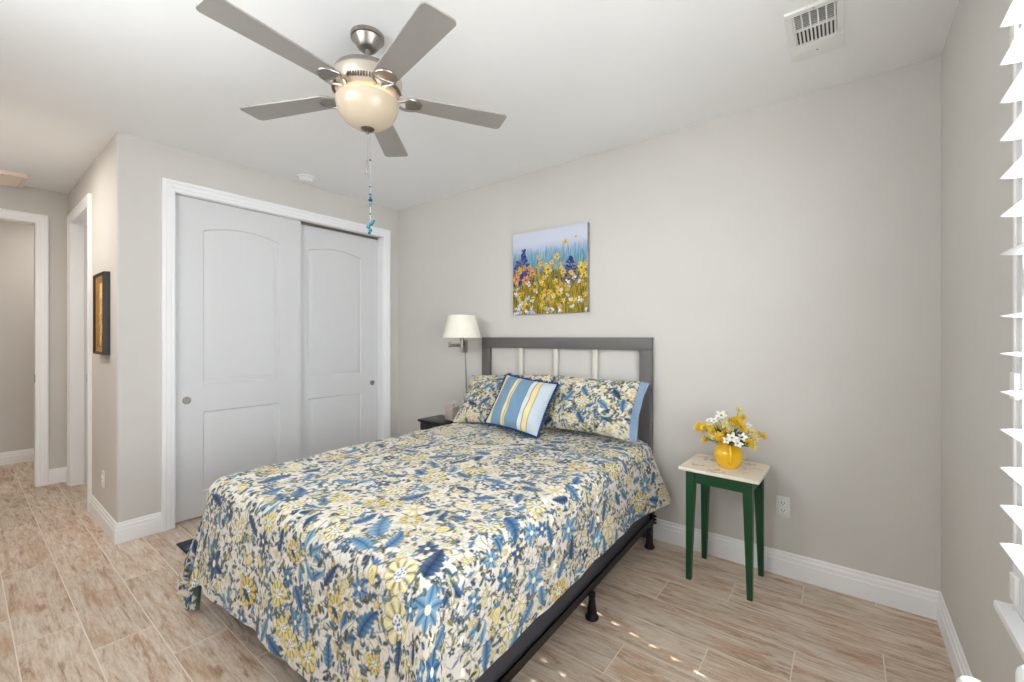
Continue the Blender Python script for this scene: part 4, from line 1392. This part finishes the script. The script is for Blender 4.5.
# ------------------------------------------------------------------ green side table, vase, flowers
gt = thing('side_table', 'narrow green side table with a cream painted top against the bed wall', 'side table', (-0.542, 2.695, 0), R(-2.0))
cvt = Canvas(0.42, 0.36, 0.003, (228, 218, 200))
rng = random.Random(21)
for k in range(70):
    x, y = rng.choice(((0.06, 0.28), (0.10, 0.24), (0.32, 0.08), (0.36, 0.20), (0.2, 0.05), (0.08, 0.1), (0.3, 0.3)))
    cvt.dab(x + rng.gauss(0, 0.025), y + rng.gauss(0, 0.02), rng.uniform(0.006, 0.018), rng.uniform(0.004, 0.010), rng.uniform(0, 3), rng.choice(((196, 150, 110), (206, 178, 140), (176, 130, 100), (180, 160, 120), (214, 190, 160), (150, 130, 130))), 0.75)
m_top = mat('cream_table_edge', (226, 217, 202), 0.45, noise=0.04, nscale=12)
MB().box(-0.203, 0.203, -0.184, 0.184, 0.618, 0.637, 0.004).build('table_top', m_top, gt)
U, V = np.meshgrid(np.linspace(0, 1, 140), np.linspace(0, 1, 120))
P = np.stack([(U - 0.5) * 0.396, (V - 0.5) * 0.358, np.full_like(U, 0.6375)], -1)
grid_mesh('painted_surface', P, m_paint, gt, cvt.at(U * 0.42, V * 0.36))
b = MB()
b.box(-0.121, 0.121, -0.156, -0.140, 0.552, 0.6175).box(-0.121, 0.121, 0.140, 0.156, 0.552, 0.6175)
b.box(-0.162, -0.147, -0.115, 0.115, 0.552, 0.6175).box(0.147, 0.162, -0.115, 0.115, 0.552, 0.6175)
b.build('apron', m_green, gt, smooth=0)
for sx in (-1, 1):
    for sy in (-1, 1):
        b = MB()
        ox, oy = sx * 0.168, sy * 0.162
        ww, wb = 0.046, 0.026
        vs = []
        for z, w2 in ((0.0, wb), (0.55, ww), (0.6178, ww)):
            vs.append([b.bm.verts.new((ox - sx * ddx, oy - sy * ddy, z)) for ddx, ddy in ((0, 0), (w2, 0), (w2, w2), (0, w2))])
        for A, B in zip(vs, vs[1:]):
            for i in range(4):
                b.bm.faces.new((A[i], A[(i + 1) % 4], B[(i + 1) % 4], B[i]))
        b.bm.faces.new(vs[0])
        b.bm.faces.new(vs[-1])
        b.build('leg', m_green, gt, smooth=0)

VXc, VYc, VZ = -0.522, 2.675, 0.6382
va = thing('pitcher_vase', 'round yellow ceramic pitcher holding flowers on the green side table', 'vase', (VXc, VYc, VZ), 0)
vp = [(0.0, 0.0), (0.044, 0.0), (0.050, 0.004), (0.052, 0.008), (0.067, 0.030), (0.075, 0.056), (0.074, 0.080), (0.066, 0.104), (0.054, 0.120), (0.050, 0.128), (0.051, 0.138), (0.055, 0.146), (0.052, 0.146),
      (0.046, 0.134), (0.046, 0.124), (0.060, 0.100), (0.067, 0.075), (0.066, 0.050), (0.055, 0.022), (0.0, 0.016)]
MB().lathe(vp, 48, cap=False).build('body', m_yellow, va)
ha = Vector((0.30, -0.954, 0))
b = MB()
b.tube([ha * 0.048 + Vector((0, 0, 0.132)), ha * 0.078 + Vector((0, 0, 0.134)), ha * 0.098 + Vector((0, 0, 0.115)), ha * 0.104 + Vector((0, 0, 0.088)), ha * 0.098 + Vector((0, 0, 0.060)), ha * 0.080 + Vector((0, 0, 0.042)), ha * 0.066 + Vector((0, 0, 0.036))],
       [0.008, 0.009, 0.009, 0.0085, 0.008, 0.008, 0.008], 12)
b.build('handle', m_yellow, va)


def petal(b, M, L_, w_, cup=0.25):
    rows = []
    for i in range(5):
        t = i / 4
        ww = w_ * math.sin(PI * (0.12 + 0.80 * t)) if i < 4 else w_ * 0.25
        zz = cup * L_ * t * t
        rows.append([b.bm.verts.new(M @ Vector((L_ * t, s * ww / 2, zz - 0.15 * ww * (1 - abs(s))))) for s in (-1, 0, 1)])
    for A, B in zip(rows, rows[1:]):
        for k in range(2):
            b.bm.faces.new((A[k], A[k + 1], B[k + 1], B[k]))


def make_flower(name, label, group, tip, face, r, mp, npet, rows=1, eye=0.22):
    """cut flower: stem from the vase mouth to the tip, petals facing 'face'"""
    t = thing(name, label, 'flower', (VXc, VYc, VZ), 0, group)
    tip = Vector(tip)
    fdir = Vector(face).normalized()
    root = Vector((rng.uniform(-.02, .02), rng.uniform(-.02, .02), 0.10))
    mid = root.lerp(tip, 0.5) + Vector((0, 0, 0.025))
    MB().tube([root, mid, tip - fdir * 0.004], [0.0018, 0.0016, 0.0014], 6).build('stem', m_stem, t)
    q = fdir.to_track_quat('Z', 'Y').to_matrix().to_4x4()
    b = MB()
    for rw in range(rows):
        for k in range(npet):
            a = 2 * PI * (k + 0.5 * rw) / npet + rng.uniform(-.15, .15)
            petal(b, Matrix.Translation(tip) @ q @ Matrix.Rotation(a, 4, 'Z') @ Matrix.Rotation(R(-12 - 28 * rw), 4, 'Y'), r * (1 - 0.25 * rw), r * 0.62, rng.uniform(0.0, 0.3))
    b.build('petals', mp, t, smooth=60)
    MB().ball(tip + fdir * r * 0.06, r * eye, 10, (1, 1, 0.8)).build('flower_centre', m_eye, t)
    return t


# tips given as (x, y, z) from the vase base
SPEC = [
    ('y', (-0.150, -0.020, 0.208), 0.032), ('y', (-0.118, -0.050, 0.214), 0.030), ('p', (-0.130, 0.01, 0.19), 0.024), ('y', (-0.110, -0.03, 0.142), 0.024), ('p', (-0.128, -0.01, 0.138), 0.018),
    ('y', (-0.022, -0.080, 0.182), 0.034), ('y', (0.004, -0.070, 0.205), 0.030), ('y', (-0.040, -0.060, 0.168), 0.026), ('y', (0.045, 0.00, 0.262), 0.034), ('y', (0.065, -0.010, 0.240), 0.030), ('p', (0.055, 0.03, 0.280), 0.022),
    ('p', (0.048, 0.03, 0.320), 0.022), ('y', (0.075, 0.02, 0.285), 0.018), ('y', (0.110, -0.040, 0.160), 0.030), ('p', (0.128, -0.030, 0.138), 0.022), ('y', (0.170, 0.00, 0.198), 0.022), ('p', (0.150, 0.02, 0.205), 0.018),
    ('p', (0.120, -0.02, 0.215), 0.024), ('p', (-0.060, 0.02, 0.215), 0.024),
    ('w', (-0.038, 0.01, 0.285), 0.034), ('w', (-0.058, 0.03, 0.268), 0.024), ('w', (-0.108, 0.03, 0.245), 0.020), ('w', (0.035, -0.085, 0.185), 0.033), ('w', (0.062, -0.085, 0.158), 0.030), ('w', (0.080, -0.060, 0.190), 0.028), ('w', (0.095, 0.03, 0.240), 0.02),
    ('y', (-0.075, -0.05, 0.200), 0.026), ('p', (-0.090, -0.02, 0.222), 0.024), ('p', (0.020, 0.00, 0.235), 0.026), ('y', (0.012, 0.02, 0.255), 0.024), ('p', (-0.015, -0.03, 0.245), 0.022), ('y', (0.085, -0.03, 0.222), 0.022),
    ('w', (-0.075, 0.00, 0.252), 0.026), ('w', (0.010, -0.095, 0.168), 0.024), ('p', (-0.060, -0.07, 0.168), 0.020), ('p', (0.135, -0.01, 0.178), 0.020),
]
NAMES = {'y': ('yellow_flower', m_ply, 9, 2, 'bright yellow artificial bloom in the yellow pitcher', 'bright yellow blooms in the pitcher'),
         'p': ('pale_yellow_flower', m_pale, 7, 2, 'pale yellow artificial bloom in the yellow pitcher', 'pale yellow blooms in the pitcher'),
         'w': ('white_flower', m_wp, 5, 1, 'white five-petalled bloom in the yellow pitcher', 'white blooms in the pitcher')}
for k, tip, r in SPEC:
    nm, mp, npet, rows, lb, gr = NAMES[k]
    face = (tip[0] * 3 + 0.15, -0.55 + tip[1], 0.45 + (tip[2] - 0.2))
    make_flower(nm, lb, gr, tip, face, r, mp, npet, rows)
for k in range(20):
    a = rng.uniform(0, 2 * PI)
    el = rng.uniform(0.25, 1.1)
    rr = rng.uniform(0.06, 0.11)
    tip = Vector((math.cos(a) * rr * 1.15, math.sin(a) * rr * 0.6 - 0.02, 0.138 + rng.uniform(0.0, 0.085)))
    t = thing('leaf_sprig', 'dark green leafy sprig between the blooms in the yellow pitcher', 'foliage', (VXc, VYc, VZ), 0, 'leafy sprigs in the pitcher')
    root = Vector((rng.uniform(-.02, .02), rng.uniform(-.02, .02), 0.10))
    MB().tube([root, root.lerp(tip, 0.5) + Vector((0, 0, 0.015)), tip], [0.0016, 0.0014, 0.001], 5).build('stem', m_stem, t)
    b = MB()
    for q in range(7):
        p = root.lerp(tip, 0.45 + 0.55 * q / 6) + Vector((0, 0, 0.012 * (1 - q / 6)))
        yaw = a + rng.uniform(-1.3, 1.3)
        petal(b, Matrix.Translation(p) @ Matrix.Rotation(yaw, 4, 'Z') @ Matrix.Rotation(-rng.uniform(-0.3, 0.9), 4, 'Y'), rng.uniform(0.025, 0.04), 0.014, 0.2)
    b.build('leaves', m_leaf if k % 3 else m_stem, t, smooth=60)

# ------------------------------------------------------------------ white stand under the window
st = thing('white_stand', 'white stand with rounded post tops under the window sill', 'stand', (0.20, 1.02, 0), 0)
for x, y, z, r in ((-0.020, 0.075, 0.768, 0.024), (0.052, 0.075, 0.822, 0.024)):
    MB().lathe([(0.0, 0.0), (r, 0.0), (r, z - r * 0.8), (r * 0.92, z - r * 0.4), (r * 0.70, z - r * 0.12), (r * 0.35, z - 0.001), (0.0, z)], 24, Matrix.Translation((x, y, 0))).build('post', m_white, st)
for x, y, z, r in ((-0.020, -0.375, 0.768, 0.024), (0.052, -0.375, 0.822, 0.024)):
    MB().lathe([(0.0, 0.0), (r, 0.0), (r, z - r * 0.8), (r * 0.92, z - r * 0.4), (r * 0.70, z - r * 0.12), (r * 0.35, z - 0.001), (0.0, z)], 24, Matrix.Translation((x, y, 0))).build('post', m_white, st)
for x, z in ((-0.020, 0.66), (0.052, 0.72), (-0.020, 0.15), (0.052, 0.15)):
    MB().tube([(x, -0.352, z), (x, 0.052, z)], 0.011, 12).build('rail', m_white, st)
